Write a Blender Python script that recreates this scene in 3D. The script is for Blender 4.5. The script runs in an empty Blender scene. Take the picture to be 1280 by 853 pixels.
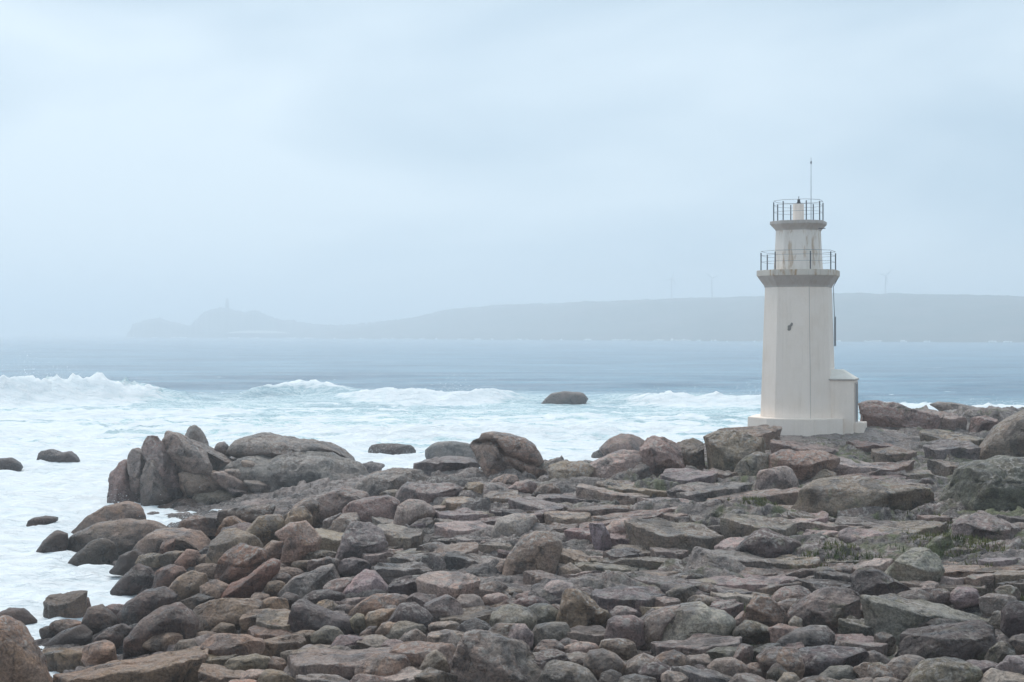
import bpy, math, random
import numpy as np
from mathutils import Vector, Matrix

# ------------------------------------------------------------------ camera, sky, sun, exposure
SC = bpy.context.scene
COL = SC.collection
W, H, F, HOR, CZ = 1280.0, 853.0, 1777.8, 416.5, 10.0      # photo size, focal length in px, horizon row, eye height above the sea
cam = bpy.data.objects.new('camera', bpy.data.cameras.new('camera'))
COL.objects.link(cam)
cam.location = (0, 0, CZ)
cam.rotation_euler = (math.radians(90), 0, 0)
cam.data.lens = 50.0
cam.data.sensor_width = 36.0
cam.data.shift_y = -(H / 2 - HOR) / W
cam.data.clip_start = 0.1
cam.data.clip_end = 60000
SC.camera = cam

SUN_EL, SUN_AZ = 57.0, -24.0                # degrees; azimuth measured from the view direction, negative = left
wd = bpy.data.worlds.new('World'); SC.world = wd; wd.use_nodes = True
nt = wd.node_tree; nt.nodes.clear()
def N(t, **k):
    n = nt.nodes.new(t)
    for a, b in k.items(): setattr(n, a, b)
    return n
sky = N('ShaderNodeTexSky', sky_type='NISHITA', sun_disc=False)
sky.sun_elevation = math.radians(SUN_EL); sky.sun_rotation = math.radians(SUN_AZ)
sky.air_density = 1.0; sky.dust_density = 2.0; sky.ozone_density = 1.5
bg1 = N('ShaderNodeBackground'); bg1.inputs[1].default_value = 0.10
nt.links.new(sky.outputs[0], bg1.inputs[0])
tc = N('ShaderNodeTexCoord')
mp = N('ShaderNodeMapping'); mp.inputs['Scale'].default_value = (2.2, 2.2, 6.0); mp.inputs['Location'].default_value = (3.1, 0.4, 0.7)
nt.links.new(tc.outputs['Generated'], mp.inputs[0])
nz = N('ShaderNodeTexNoise'); nz.inputs['Scale'].default_value = 1.3; nz.inputs['Detail'].default_value = 4; nz.inputs['Roughness'].default_value = 0.42; nz.inputs['Distortion'].default_value = 0.5
nt.links.new(mp.outputs[0], nz.inputs['Vector'])
rp = N('ShaderNodeValToRGB')
e = rp.color_ramp.elements
e[0].position = 0.40; e[0].color = (0.425, 0.560, 0.680, 1)
e[1].position = 0.62; e[1].color = (0.690, 0.805, 0.892, 1)
nt.links.new(nz.outputs['Fac'], rp.inputs[0])
bg2 = N('ShaderNodeBackground'); bg2.inputs[1].default_value = 0.70
nt.links.new(rp.outputs[0], bg2.inputs[0])
mx = N('ShaderNodeMixShader'); mx.inputs[0].default_value = 0.93
nt.links.new(bg1.outputs[0], mx.inputs[1]); nt.links.new(bg2.outputs[0], mx.inputs[2])
ow = N('ShaderNodeOutputWorld'); nt.links.new(mx.outputs[0], ow.inputs[0])

sl = bpy.data.lights.new('sun', 'SUN'); sl.energy = 1.5; sl.angle = math.radians(40); sl.color = (1.0, 0.955, 0.90)
sun = bpy.data.objects.new('sun', sl); COL.objects.link(sun)
el, az = math.radians(SUN_EL), math.radians(SUN_AZ)
sdir = Vector((math.sin(az) * math.cos(el), math.cos(az) * math.cos(el), math.sin(el)))
sun.rotation_euler = sdir.to_track_quat('Z', 'Y').to_euler()
sun.location = (0, 0, 60)
vs = SC.view_settings
vs.view_transform = 'Standard'; vs.look = 'None'; vs.gamma = 1.0; vs.use_curve_mapping = False
vs.exposure = 0.69
SC.cycles.max_bounces = 12; SC.cycles.diffuse_bounces = 3; SC.cycles.glossy_bounces = 2; SC.cycles.volume_bounces = 10
SC.cycles.transparent_max_bounces = 8

random.seed(5)
RNG = np.random.default_rng(11)

# ------------------------------------------------------------------ noise helpers (numpy)
_p = np.random.default_rng(3).permutation(256); PERM = np.concatenate([_p, _p, _p])
_g = np.random.default_rng(4).normal(size=(256, 3)); GRAD = _g / np.linalg.norm(_g, axis=1)[:, None]
def noise3(P):
    P = np.asarray(P, float)
    i = np.floor(P).astype(np.int64); f = P - i; i &= 255
    u = f * f * f * (f * (f * 6 - 15) + 10)
    out = 0
    for a in (0, 1):
        wa = u[:, 0] if a else 1 - u[:, 0]
        for b in (0, 1):
            wb = u[:, 1] if b else 1 - u[:, 1]
            for c in (0, 1):
                wc = u[:, 2] if c else 1 - u[:, 2]
                h = PERM[PERM[PERM[i[:, 0] + a] + i[:, 1] + b] + i[:, 2] + c]
                g = GRAD[h]
                d = g[:, 0] * (f[:, 0] - a) + g[:, 1] * (f[:, 1] - b) + g[:, 2] * (f[:, 2] - c)
                out = out + wa * wb * wc * d
    return out * 1.6
def noise2(x, y, s=0.0):
    x = np.asarray(x, float); y = np.asarray(y, float); sh = x.shape
    x = x.ravel() + s * 17.3; y = y.ravel() + s * 9.1
    i = np.floor(x).astype(np.int64); j = np.floor(y).astype(np.int64)
    fx = x - i; fy = y - j; i &= 255; j &= 255
    u = fx * fx * fx * (fx * (fx * 6 - 15) + 10); v = fy * fy * fy * (fy * (fy * 6 - 15) + 10)
    out = 0
    for a in (0, 1):
        for b in (0, 1):
            g = GRAD[PERM[PERM[i + a] + j + b]]
            out = out + (u if a else 1 - u) * (v if b else 1 - v) * (g[:, 0] * (fx - a) + g[:, 1] * (fy - b))
    return (out * 1.8).reshape(sh)
def fbm2(x, y, o=4, s=0.0, r=0.5):
    t = 0; a = 1.0
    for k in range(o):
        t = t + a * noise2(x * 2 ** k, y * 2 ** k, s + k); a *= r
    return t
def voronoi2(x, y, seed):
    """F1, F2 and a cell id for jittered-grid points."""
    ix = np.floor(x).astype(np.int64); iy = np.floor(y).astype(np.int64)
    f1 = np.full(x.shape, 9.0); f2 = np.full(x.shape, 9.0); cid = np.zeros(x.shape, np.int64); cx = np.zeros(x.shape); cy = np.zeros(x.shape)
    for a in (-1, 0, 1):
        for b in (-1, 0, 1):
            h = PERM[PERM[(ix + a + seed) & 255] + ((iy + b + 3 * seed) & 255)]
            h2 = PERM[h + 37]
            px = ix + a + 0.08 + 0.84 * h / 255.0; py = iy + b + 0.08 + 0.84 * h2 / 255.0
            d = np.hypot(px - x, py - y)
            near = d < f1
            f2 = np.where(near, f1, np.minimum(f2, d))
            cid = np.where(near, PERM[h2 + h], cid); cx = np.where(near, px, cx); cy = np.where(near, py, cy)
            f1 = np.where(near, d, f1)
    return f1, f2, cid, cx, cy
def sstep(a, b, x):
    t = np.clip((x - a) / (b - a), 0, 1); return t * t * (3 - 2 * t)

# ------------------------------------------------------------------ object helpers
def mesh_np(name, V, Fc, smooth=True):
    V = np.ascontiguousarray(V, np.float32); Fc = np.ascontiguousarray(Fc, np.int32)
    m = bpy.data.meshes.new(name); n = Fc.shape[1]
    m.vertices.add(len(V)); m.vertices.foreach_set('co', V.ravel())
    m.loops.add(Fc.size); m.loops.foreach_set('vertex_index', Fc.ravel())
    m.polygons.add(len(Fc)); m.polygons.foreach_set('loop_start', np.arange(0, Fc.size, n, dtype=np.int32))
    m.update(calc_edges=True)
    if smooth: m.polygons.foreach_set('use_smooth', np.ones(len(Fc), bool))
    m.validate(); m.update()
    return m
def link(name, mesh, mat=None, parent=None, loc=None):
    o = bpy.data.objects.new(name, mesh); COL.objects.link(o)
    if mat is not None and mesh is not None and not mesh.materials: mesh.materials.append(mat)
    if parent is not None: o.parent = parent
    if loc is not None: o.location = loc
    return o
def tag(o, label=None, cat=None, group=None, kind=None):
    if label: o['label'] = label
    if cat: o['category'] = cat
    if group: o['group'] = group
    if kind: o['kind'] = kind
    return o
def add_attr(m, name, vals):
    a = m.attributes.new(name, 'FLOAT', 'POINT'); a.data.foreach_set('value', np.ascontiguousarray(vals, np.float32))
def px2w(px, py, d):
    return ((px - W / 2) / F * d, d, CZ - (py - HOR) / F * d)

# ------------------------------------------------------------------ materials
class MT:
    def __init__(s, name):
        s.m = bpy.data.materials.new(name); s.m.use_nodes = True; s.t = s.m.node_tree; s.t.nodes.clear()
        s.out = s.n('ShaderNodeOutputMaterial')
    def n(s, t, **k):
        x = s.t.nodes.new(t)
        for a, b in k.items(): setattr(x, a, b)
        return x
    def l(s, a, b): s.t.links.new(a, b)
    def val(s, sock, v):
        if hasattr(v, 'is_output'): s.l(v, sock)
        else: sock.default_value = v
    def noise(s, vec, scale, detail=4, rough=0.55, dist=0.0):
        x = s.n('ShaderNodeTexNoise'); s.l(vec, x.inputs['Vector']); x.inputs['Scale'].default_value = scale
        x.inputs['Detail'].default_value = detail; x.inputs['Roughness'].default_value = rough; x.inputs['Distortion'].default_value = dist
        return x.outputs['Fac']
    def ramp(s, v, a, b, lo=0.0, hi=1.0):
        x = s.n('ShaderNodeMapRange'); x.interpolation_type = 'SMOOTHSTEP'; s.l(v, x.inputs[0])
        x.inputs[1].default_value = a; x.inputs[2].default_value = b; x.inputs[3].default_value = lo; x.inputs[4].default_value = hi
        return x.outputs[0]
    def math(s, op, a, b=0.0):
        x = s.n('ShaderNodeMath', operation=op); s.val(x.inputs[0], a); s.val(x.inputs[1], b); return x.outputs[0]
    def mix(s, f, a, b, mode='MIX'):
        x = s.n('ShaderNodeMix', data_type='RGBA', blend_type=mode); s.val(x.inputs[0], f)
        for sock, v in ((x.inputs[6], a), (x.inputs[7], b)):
            if hasattr(v, 'is_output'): s.l(v, sock)
            else: sock.default_value = (*v, 1) if len(v) == 3 else v
        return x.outputs[2]
    def bump(s, h, strength, dist, normal=None):
        x = s.n('ShaderNodeBump'); x.inputs['Strength'].default_value = strength; x.inputs['Distance'].default_value = dist
        s.l(h, x.inputs['Height'])
        if normal is not None: s.l(normal, x.inputs['Normal'])
        return x.outputs[0]
    def bsdf(s, col, rough, normal=None, **k):
        x = s.n('ShaderNodeBsdfPrincipled'); s.val(x.inputs['Base Color'], col if hasattr(col, 'is_output') else (*col, 1)); s.val(x.inputs['Roughness'], rough)
        if normal is not None: s.l(normal, x.inputs['Normal'])
        for a, b in k.items(): s.val(x.inputs[a], b)
        return x.outputs[0]
    def done(s, sh): s.l(sh, s.out.inputs[0]); return s.m

def rock_material(name, ground=False):
    t = MT(name)
    tcn = t.n('ShaderNodeTexCoord'); oi = t.n('ShaderNodeObjectInfo'); geo = t.n('ShaderNodeNewGeometry')
    v = t.n('ShaderNodeVectorMath', operation='ADD'); t.l(tcn.outputs['Object'], v.inputs[0])
    if not ground:
        sc = t.n('ShaderNodeVectorMath', operation='SCALE'); t.l(oi.outputs['Location'], sc.inputs[0]); sc.inputs['Scale'].default_value = 1.37
        t.l(sc.outputs[0], v.inputs[1])
    P = v.outputs[0]
    sepp = t.n('ShaderNodeSeparateXYZ'); t.l(geo.outputs['Position'], sepp.inputs[0])
    sepn = t.n('ShaderNodeSeparateXYZ'); t.l(geo.outputs['Normal'], sepn.inputs[0])
    if ground:
        at = t.n('ShaderNodeAttribute', attribute_name='tone'); c0 = t.mix(t.ramp(at.outputs['Fac'], 0, 1), (0.085, 0.072, 0.069), (0.265, 0.220, 0.205))
    else:
        c0 = oi.outputs['Color']
    n1 = t.noise(P, 0.55, 5, 0.6, 0.4); n2 = t.noise(P, 2.3, 6, 0.62); n3 = t.noise(P, 14, 5, 0.7); n4 = t.noise(P, 70, 3, 0.6)
    # mineral tone: broad blotches, pink and ochre staining, grain
    c = t.mix(t.ramp(n1, 0.40, 0.66), c0, t.mix(1.0, c0, (1.10, 0.97, 0.93), 'MULTIPLY'))
    c = t.mix(t.ramp(n2, 0.50, 0.74, 0, 0.6), c, t.mix(1.0, c0, (1.14, 1.06, 0.88), 'MULTIPLY'))
    c = t.mix(t.ramp(n2, 0.50, 0.30, 0, 0.55), c, t.mix(1.0, c0, (0.62, 0.63, 0.68), 'MULTIPLY'))
    c = t.mix(t.ramp(n3, 0.36, 0.64), t.mix(1.0, c, (0.70, 0.70, 0.71), 'MULTIPLY'), t.mix(1.0, c, (1.28, 1.27, 1.25), 'MULTIPLY'))
    c = t.mix(t.ramp(n4, 0.30, 0.70), t.mix(1.0, c, (0.80, 0.80, 0.80), 'MULTIPLY'), t.mix(1.0, c, (1.18, 1.18, 1.18), 'MULTIPLY'))
    mf = t.n('ShaderNodeMapping'); mf.inputs['Rotation'].default_value = (0.25, 0.35, 0.2); mf.inputs['Scale'].default_value = (0.5, 0.7, 7.0); t.l(P, mf.inputs[0])
    fo = t.noise(mf.outputs[0], 1.0, 5, 0.6, 0.35); fm_ = t.ramp(n1, 0.42, 0.58)
    c = t.mix(t.math('MULTIPLY', t.ramp(fo, 0.53, 0.60, 0, 0.55), fm_), c, t.mix(1.0, c, (0.55, 0.54, 0.55), 'MULTIPLY'))
    # lichen on weathered tops above the splash zone, boosted to paint in top light
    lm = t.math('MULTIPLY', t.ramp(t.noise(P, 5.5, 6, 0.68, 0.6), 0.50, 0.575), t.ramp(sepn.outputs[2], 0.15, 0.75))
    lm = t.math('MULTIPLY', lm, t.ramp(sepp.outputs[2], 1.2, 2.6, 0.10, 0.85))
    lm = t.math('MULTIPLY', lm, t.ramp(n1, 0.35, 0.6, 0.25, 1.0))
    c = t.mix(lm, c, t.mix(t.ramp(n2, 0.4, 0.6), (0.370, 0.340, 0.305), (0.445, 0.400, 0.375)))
    # green algae / moss film in damp patches
    gm = t.noise(P, 1.1, 5, 0.65, 0.3)
    gx = t.ramp(sepp.outputs[0], -4.0, 12.0, 0.06, 1.0)
    gf = t.math('MULTIPLY', t.ramp(gm, 0.55, 0.66), gx)
    if ground:
        mo = t.n('ShaderNodeAttribute', attribute_name='moss'); gf = t.math('MAXIMUM', t.math('MULTIPLY', gf, 0.75), mo.outputs['Fac'])
    else:
        gf = t.math('MULTIPLY', gf, 0.35)
    c = t.mix(gf, c, t.mix(t.ramp(n3, 0.35, 0.6), (0.060, 0.072, 0.022), (0.135, 0.150, 0.060)))
    # rain-wet patches: darker, glossier
    rw = t.ramp(t.noise(P, 0.75, 6, 0.66, 0.8), 0.50, 0.585)
    c = t.mix(t.math('MULTIPLY', rw, 0.85), c, t.mix(1.0, c, (0.38, 0.375, 0.39), 'MULTIPLY'))
    # black tide band where the sea wets the rock
    zz = t.math('ADD', sepp.outputs[2], t.math('MULTIPLY', t.math('SUBTRACT', n1, 0.5), 2.4))
    wet = t.ramp(zz, 1.55, 0.35)
    c = t.mix(t.math('MULTIPLY', wet, 0.74), c, t.mix(1.0, c, (0.30, 0.29, 0.31), 'MULTIPLY'))
    rgh = t.math('ADD', t.math('ADD', t.ramp(n2, 0.3, 0.7, 0.50, 0.78), t.math('MULTIPLY', wet, -0.16)), t.math('MULTIPLY', rw, -0.28))
    # relief
    vo = t.n('ShaderNodeTexVoronoi', feature='DISTANCE_TO_EDGE'); vo.inputs['Scale'].default_value = 0.62
    wv = t.n('ShaderNodeVectorMath', operation='ADD'); t.l(P, wv.inputs[0])
    nv = t.n('ShaderNodeTexNoise'); nv.inputs['Scale'].default_value = 1.6; nv.inputs['Detail'].default_value = 4; t.l(P, nv.inputs['Vector'])
    t.l(nv.outputs['Color'], wv.inputs[1]); t.l(wv.outputs[0], vo.inputs['Vector'])
    crack = t.ramp(vo.outputs['Distance'], 0.0, 0.05)
    ckm = t.math('MULTIPLY', t.ramp(vo.outputs['Distance'], 0.024, 0.0, 0, 0.6), t.ramp(n2, 0.48, 0.60))
    c = t.mix(ckm, c, t.mix(1.0, c, (0.32, 0.31, 0.30), 'MULTIPLY'))
    b1 = t.bump(t.math('MAXIMUM', crack, t.ramp(n2, 0.62, 0.46)), 0.8, 0.09)
    b2 = t.bump(t.noise(P, 3.2, 8, 0.68, 0.3), 0.95, 0.24, b1)
    b3 = t.bump(n3, 0.6, 0.05, t.bump(t.math('MULTIPLY', fo, fm_), 0.6, 0.12, b2))
    return t.done(t.bsdf(c, rgh, b3, **{'Specular IOR Level': 0.5}))
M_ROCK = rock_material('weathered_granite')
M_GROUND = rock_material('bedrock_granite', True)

# ------------------------------------------------------------------ the shore: macro height from photo readings (column px, row py, distance m)
READ = {1270: ((860, 30), (760, 38), (700, 44), (650, 51), (600, 62), (560, 72), (530, 82), (514, 92)),
        1000: ((860, 30), (760, 39), (700, 46), (650, 53), (610, 60), (570, 67), (540, 74), (531, 79)),
        800: ((860, 31), (760, 40), (700, 47), (650, 54), (610, 61), (588, 66)),
        600: ((860, 32), (760, 41), (700, 48), (650, 56), (610, 64), (592, 69)),
        420: ((860, 33), (760, 43), (700, 51), (650, 60), (622, 67), (608, 72)),
        250: ((860, 34), (780, 43), (720, 51), (680, 58), (652, 65)),
        150: ((860, 35), (800, 43), (770, 49.5), (753, 53)),
        80: ((860, 36), (800, 44), (775, 48)),
        20: ((860, 36), (800, 45), (783, 48.5))}
CP = []
for px, lst in READ.items():
    for py, d in lst: CP.append(px2w(px, py, d))
def XW(px, d): return (px - W / 2) / F * d
for px, d, z in ((1270, 108, 2.0), (1270, 122, -1.5), (1130, 96, 4.0), (1130, 112, 0), (1000, 92, 3.0), (1000, 104, 0), (1000, 122, -3), (800, 77, 3.1), (800, 88, .4), (800, 102, -2),
                 (600, 80, 1.5), (600, 92, -1), (600, 108, -3), (420, 84, 1.0), (420, 95, 0.4), (420, 108, -2), (300, 71, 1.1), (240, 71, .4), (250, 77, .1), (330, 77, 1.1), (320, 84, .6), (390, 79, 1.5), (250, 92, -.8), (250, 104, -2.4), (150, 60, .1), (150, 68, -.3), (150, 76, -.4), (130, 90, -2),
                 (100, 54, -.6), (80, 62, -.8), (60, 70, -1.6), (20, 54, -1.3), (-60, 36, .6), (-60, 46, -.8), (20, 66, -2.5), (60, 84, -3), (0, 100, -5),
                 (1500, 34, 4), (1500, 50, 5), (1500, 70, 6), (1500, 90, 6), (1500, 115, 2), (1500, 130, -2)):
    CP.append((XW(px, d), d, z))
for x, d, z in ((0, -8, 8.4), (-30, -8, 8), (30, -8, 9), (0, 8, 6.6), (-25, 10, 5), (25, 8, 7.4), (0, 20, 4.0), (-18, 22, 2.4), (20, 20, 4.4), (45, 20, 6), (-40, 25, -1), (-40, 45, -4), (-45, 75, -6), (-45, 110, -7), (45, 140, -5), (0, 135, -6)):
    CP.append((x, d, z))
CP = np.array(CP)
def _tps(r): return np.where(r > 1e-9, r * r * np.log(np.maximum(r, 1e-9)), 0.0)
_n = len(CP); _K = _tps(np.hypot(CP[:, None, 0] - CP[None, :, 0], CP[:, None, 1] - CP[None, :, 1])) + np.eye(_n) * 2.0
_A = np.block([[_K, np.c_[np.ones(_n), CP[:, :2]]], [np.c_[np.ones(_n), CP[:, :2]].T, np.zeros((3, 3))]])
_w = np.linalg.solve(_A, np.r_[CP[:, 2], 0, 0, 0])
def macro(x, y):
    x = np.asarray(x, float); y = np.asarray(y, float)
    t = _w[_n] + _w[_n + 1] * x + _w[_n + 2] * y
    for i in range(_n): t = t + _w[i] * _tps(np.hypot(x - CP[i, 0], y - CP[i, 1]))
    return t
def ground_hit(px, py):
    """distance at which the ray through a photo pixel meets the shore."""
    d = np.arange(24, 130, 0.1)
    gap = (CZ - (py - HOR) / F * d) - np.maximum(macro((px - W / 2) / F * d, d), 0.05)
    k = np.argmax(gap < 0)
    return float(d[k]) if (gap < 0).any() else None

def slabs(x, y, size, seed, asp, rot, amp, tilt, gap):
    """fractured bedrock: every cell a tilted slab with its own level, joints cut between."""
    c, s = math.cos(rot), math.sin(rot)
    u = (c * x + s * y) / (size * asp); v = (-s * x + c * y) / size
    wx = 0.22 * noise2(x / size * 1.3, y / size * 1.3, seed); wy = 0.22 * noise2(x / size * 1.3, y / size * 1.3, seed + 40)
    f1, f2, cid, cx, cy = voronoi2(u + wx, v + wy, seed)
    lev = (cid / 255.0 - 0.5) * 2 * amp
    ta = (PERM[cid + 11] / 255.0 - 0.5) * 2 * tilt; tb = (PERM[cid + 90] / 255.0 - 0.35) * 2 * tilt
    h = lev + ta * (u + wx - cx) * size * asp + tb * (v + wy - cy) * size
    edge = f2 - f1
    return h - gap * (1 - sstep(0.0, 0.08, edge)), edge, cid

xs = np.concatenate([np.arange(-46, -24, 0.6), np.arange(-24, 34, 0.085), np.arange(34, 52, 0.5)])
ys = np.concatenate([np.arange(-9, 27, 0.6), np.arange(27, 60, 0.088), np.arange(60, 84, 0.12), np.arange(84, 112, 0.3), np.arange(112, 140, 0.9)])
GX, GY = np.meshgrid(xs, ys)
def coarse_macro():
    cx = np.arange(-47, 54, 0.8); cy = np.arange(-10, 142, 0.8)
    A, B = np.meshgrid(cx, cy); Z = macro(A, B)
    fx = (GX - cx[0]) / 0.8; fy = (GY - cy[0]) / 0.8
    i = np.clip(fx.astype(int), 0, len(cx) - 2); j = np.clip(fy.astype(int), 0, len(cy) - 2); fx = fx - i; fy = fy - j
    return (Z[j, i] * (1 - fx) + Z[j, i + 1] * fx) * (1 - fy) + (Z[j + 1, i] * (1 - fx) + Z[j + 1, i + 1] * fx) * fy
Z0 = coarse_macro()
h1, e1, c1 = slabs(GX, GY, 3.6, 5, 1.9, 0.16, 0.24, 0.09, 0.22)
h2, e2, c2 = slabs(GX, GY, 1.25, 21, 1.9, 0.22, 0.15, 0.16, 0.16)
h3, e3, c3 = slabs(GX, GY, 0.46, 55, 1.8, 0.10, 0.055, 0.18, 0.07)
calm = sstep(0.15, -0.35, noise2(GX / 5, GY / 5, 77))                     # stretches of smooth, unbroken sheet rock
nearl = np.exp(-(((GX - 15.4) / 7.5) ** 2 + ((GY - 76) / 8) ** 2))            # polished platform round the tower
brk = np.clip((1 - 0.55 * calm) * (1 - 0.85 * nearl), 0, 1)
def ledges(sp, A, seed):
    w = GY / sp + 0.10 * GX / sp + 0.9 * noise2(GX / (4.5 * sp), GY / (2.2 * sp), seed) + 0.28 * noise2(GX / sp, GY / sp, seed + 3)
    f = w - np.floor(w); lv = PERM[(np.floor(w).astype(int) & 255)] / 255.
    return A * (0.4 + lv) * (0.5 - f) - A * .5 * np.exp(-(np.minimum(f, 1 - f) / .06) ** 2)
led = ledges(1.5, .24, 61) + ledges(.55, .11, 67)
jum = np.maximum(1 - sstep(38, 47, GY), (1 - sstep(-9, -3, GX)) * (1 - sstep(62, 70, GY)))     # loose boulder fields: bed lies below the stones
def strata(s, step, rise):
    q = s / step; k = np.floor(q); f = q - k; return step * (k + sstep(1 - rise, 1.0, f))
shelf = sstep(-9, -3, GX) * sstep(40, 46, GY) * (1 - .75 * nearl)          # sheet-jointed bedrock in thin layers
wav = 0.55 * fbm2(GX / 6.5 + .15 * GY, GY / 3.2, 3, 9, .5) + 0.10 * fbm2(GX / .9, GY / .7, 3, 15)
dipp = 0.05 * GX * np.sin(GX / 17.0) + 0.035 * (GY - 55)
st1 = strata(wav - dipp * .5, 0.30, .16); st2 = strata(wav - dipp * .5 - st1 + .5 * noise2(GX / 2.1, GY / 1.2, 88), 0.095, .22)
lay = st1 + st2 + dipp * .5
ZT = Z0 - 0.06 - 0.26 * jum + lay * (0.35 + 0.15 * shelf) * (1 - .7 * nearl) + led * (1 - 0.8 * nearl) * .6 + 0.8 * h1 * (1 - 0.7 * nearl) + (h2 + h3) * brk + 0.045 * fbm2(GX / .8, GY / .8, 4, 31, 0.6) * (1 - 0.5 * nearl)
ZT = np.where(ZT < -3, -3 + (ZT + 3) * 0.3, ZT)
ny, nx = GX.shape
idx = np.arange(ny * nx).reshape(ny, nx)
quads = np.stack([idx[:-1, :-1], idx[:-1, 1:], idx[1:, 1:], idx[1:, :-1]], -1).reshape(-1, 4)
zq = np.maximum.reduce([ZT[:-1, :-1], ZT[:-1, 1:], ZT[1:, 1:], ZT[1:, :-1]]).ravel()
quads = quads[zq > -2.2]
tm = mesh_np('rocky_shore', np.stack([GX, GY, ZT], -1).reshape(-1, 3), quads)
tone = 0.5 + 0.30 * (c1 / 255. - .5) + 0.45 * (c2 / 255. - .5) + 0.2 * (c3 / 255. - .5) + 0.35 * fbm2(GX / 3, GY / 3, 3, 60) + 0.25 * nearl
low = 1 - sstep(0.02, 0.2, np.minimum(e1, e2 * 0.8))
mz = sstep(0.1, 0.55, noise2(GX / 4.2, GY / 4.2, 13) + 0.22 + 0.5 * low) * sstep(2, 12, GX + 0.12 * (GY - 30)) * (1 - sstep(66, 74, GY)) * sstep(-.3, .35, fbm2(GX / .5, GY / .5, 3, 71))
add_attr(tm, 'tone', np.clip(tone, 0, 1).ravel()); add_attr(tm, 'moss', np.clip(mz * 0.9, 0, 1).ravel())
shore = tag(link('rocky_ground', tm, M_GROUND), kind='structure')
def ground_z(x, y):
    i = int(np.clip(np.searchsorted(xs, x) - 1, 0, nx - 2)); j = int(np.clip(np.searchsorted(ys, y) - 1, 0, ny - 2))
    fx = (x - xs[i]) / (xs[i + 1] - xs[i]); fy = (y - ys[j]) / (ys[j + 1] - ys[j])
    return float((ZT[j, i] * (1 - fx) + ZT[j, i + 1] * fx) * (1 - fy) + (ZT[j + 1, i] * (1 - fx) + ZT[j + 1, i + 1] * fx) * fy)

# ------------------------------------------------------------------ the sea
rows = np.concatenate([np.geomspace(30, 120, 210)[:-1], np.geomspace(120, 330, 250)[:-1], np.geomspace(330, 12000, 130)])
t1 = np.linspace(-0.44, 0.44, 470); cols = np.concatenate([[-2.2, -1.4, -1.0, -.75, -.6, -.52], t1, [.52, .6, .75, 1.0, 1.4, 2.2]])
SX = rows[:, None] * cols[None, :]; SY = np.repeat(rows[:, None], len(cols), 1)
spc = np.maximum(np.gradient(rows)[:, None], rows[:, None] * (t1[1] - t1[0]))
SZ = np.zeros_like(SX)
wr = np.random.default_rng(8)
for lam, amp in ((62, .34), (38, .26), (24, .20), (15, .13), (9.5, .10), (6, .075), (4, .05), (2.6, .035)):
    for k in range(3):
        a = wr.normal(0.25, 0.38); ph = wr.uniform(0, 6.28); l = lam * wr.uniform(.8, 1.2)
        q = 2 * math.pi / l * (SX * math.sin(a) - SY * math.cos(a)) + ph + 0.9 * noise2(SX / (l * 2.5), SY / (l * 2.5), lam + k)
        SZ += amp * 0.62 * ((np.sin(q) * 0.5 + 0.5) ** 1.6 - 0.35) * np.clip(l / (spc * 5) - 0.4, 0, 1)
shel = sstep(150, 75, SY)                                                  # surge spends itself among the rocks
SZ *= 1 - 0.58 * shel
foam = np.zeros_like(SX); crest = np.zeros_like(SX)
def breaker(xa, xb, y0, bow, hgt, back, front, fl, seed):
    """a standing breaker: long back, steep shoreward face, foam spilling down the front."""
    global SZ, foam, crest
    yc = y0 + bow * ((SX - (xa + xb) / 2) / (xb - xa) * 2) ** 2 + 3.0 * noise2(SX / 14, SX * 0 + seed, seed)
    wx = sstep(xa - 6, xa + 6, SX) * (1 - sstep(xb - 8, xb + 8, SX))
    s = SY - yc
    lump = 1 + 0.34 * fbm2(SX / 4.5, SY / 4.5, 3, seed + 2)
    prof = np.where(s > 0, np.exp(-(s / back) ** 2), np.exp(-(s / front) ** 2))
    SZ = SZ + hgt * prof * wx * np.where(s < front * .5, lump + .3 * np.maximum(0, fbm2(SX / 1.9, SY / 1.9, 3, seed + 8)), 1)
    f = wx * np.where(s > 0, np.exp(-(s / (back * .22)) ** 2), np.exp(-(s / (front * fl)) ** 2))
    foam = np.maximum(foam, f); crest = np.maximum(crest, f * prof)
breaker(-98, -50, 196, 10, 3.5, 10, 4.5, 4.5, 3)
breaker(-40, -24, 226, -4, 1.9, 9, 3.0, .8, 9)
breaker(-26, 2, 205, 7, 1.4, 8, 3.0, 2.5, 14)
breaker(16, 48, 197, 9, 1.5, 9, 3.5, 2.2, 17)
breaker(44, 95, 178, 7, 1.0, 9, 4.0, 2.0, 23)
breaker(-74, -30, 168, 5, 0.7, 7, 3.0, 2.0, 29)
breaker(-30, 14, 140, 5, 0.7, 6, 2.5, 2.0, 33)
SZ += 0.26 * fbm2(SX / 2.6, SY / 2.6, 4, 51, .55) * np.clip(sstep(260, 120, SY), 0, 1)
den = sstep(235, 105, SY + 10 * noise2(SX / 30, SY / 30, 44) + 75 * sstep(20, 45, SX) * (SY > 60) - 12 * sstep(-20, -60, SX))
lace = 0.5 + 0.5 * fbm2(SX / 7 + 1.2 * noise2(SX / 11, SY / 11, 3), SY / 3.6, 4, 5, 0.6)
foam = np.maximum(foam * (0.75 + 0.4 * lace), sstep(0.88 - 1.0 * den, 1.22 - 0.72 * den, lace))
near = sstep(128, 98, SY + 8 * noise2(SX / 12, SY / 12, 21)) * (1 - sstep(-2, 12, SX))
foam = np.maximum(foam, near * .93)
aer = np.clip(sstep(262, 175, SY + 16 * noise2(SX / 22, SY / 22, 90) + 40 * sstep(25, 50, SX)), 0, 1)
foam = np.clip(foam * sstep(300, 240, SY), 0, 1)
ny2, nx2 = SX.shape
idx = np.arange(ny2 * nx2).reshape(ny2, nx2)
sq = np.stack([idx[:-1, :-1], idx[:-1, 1:], idx[1:, 1:], idx[1:, :-1]], -1).reshape(-1, 4)
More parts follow.
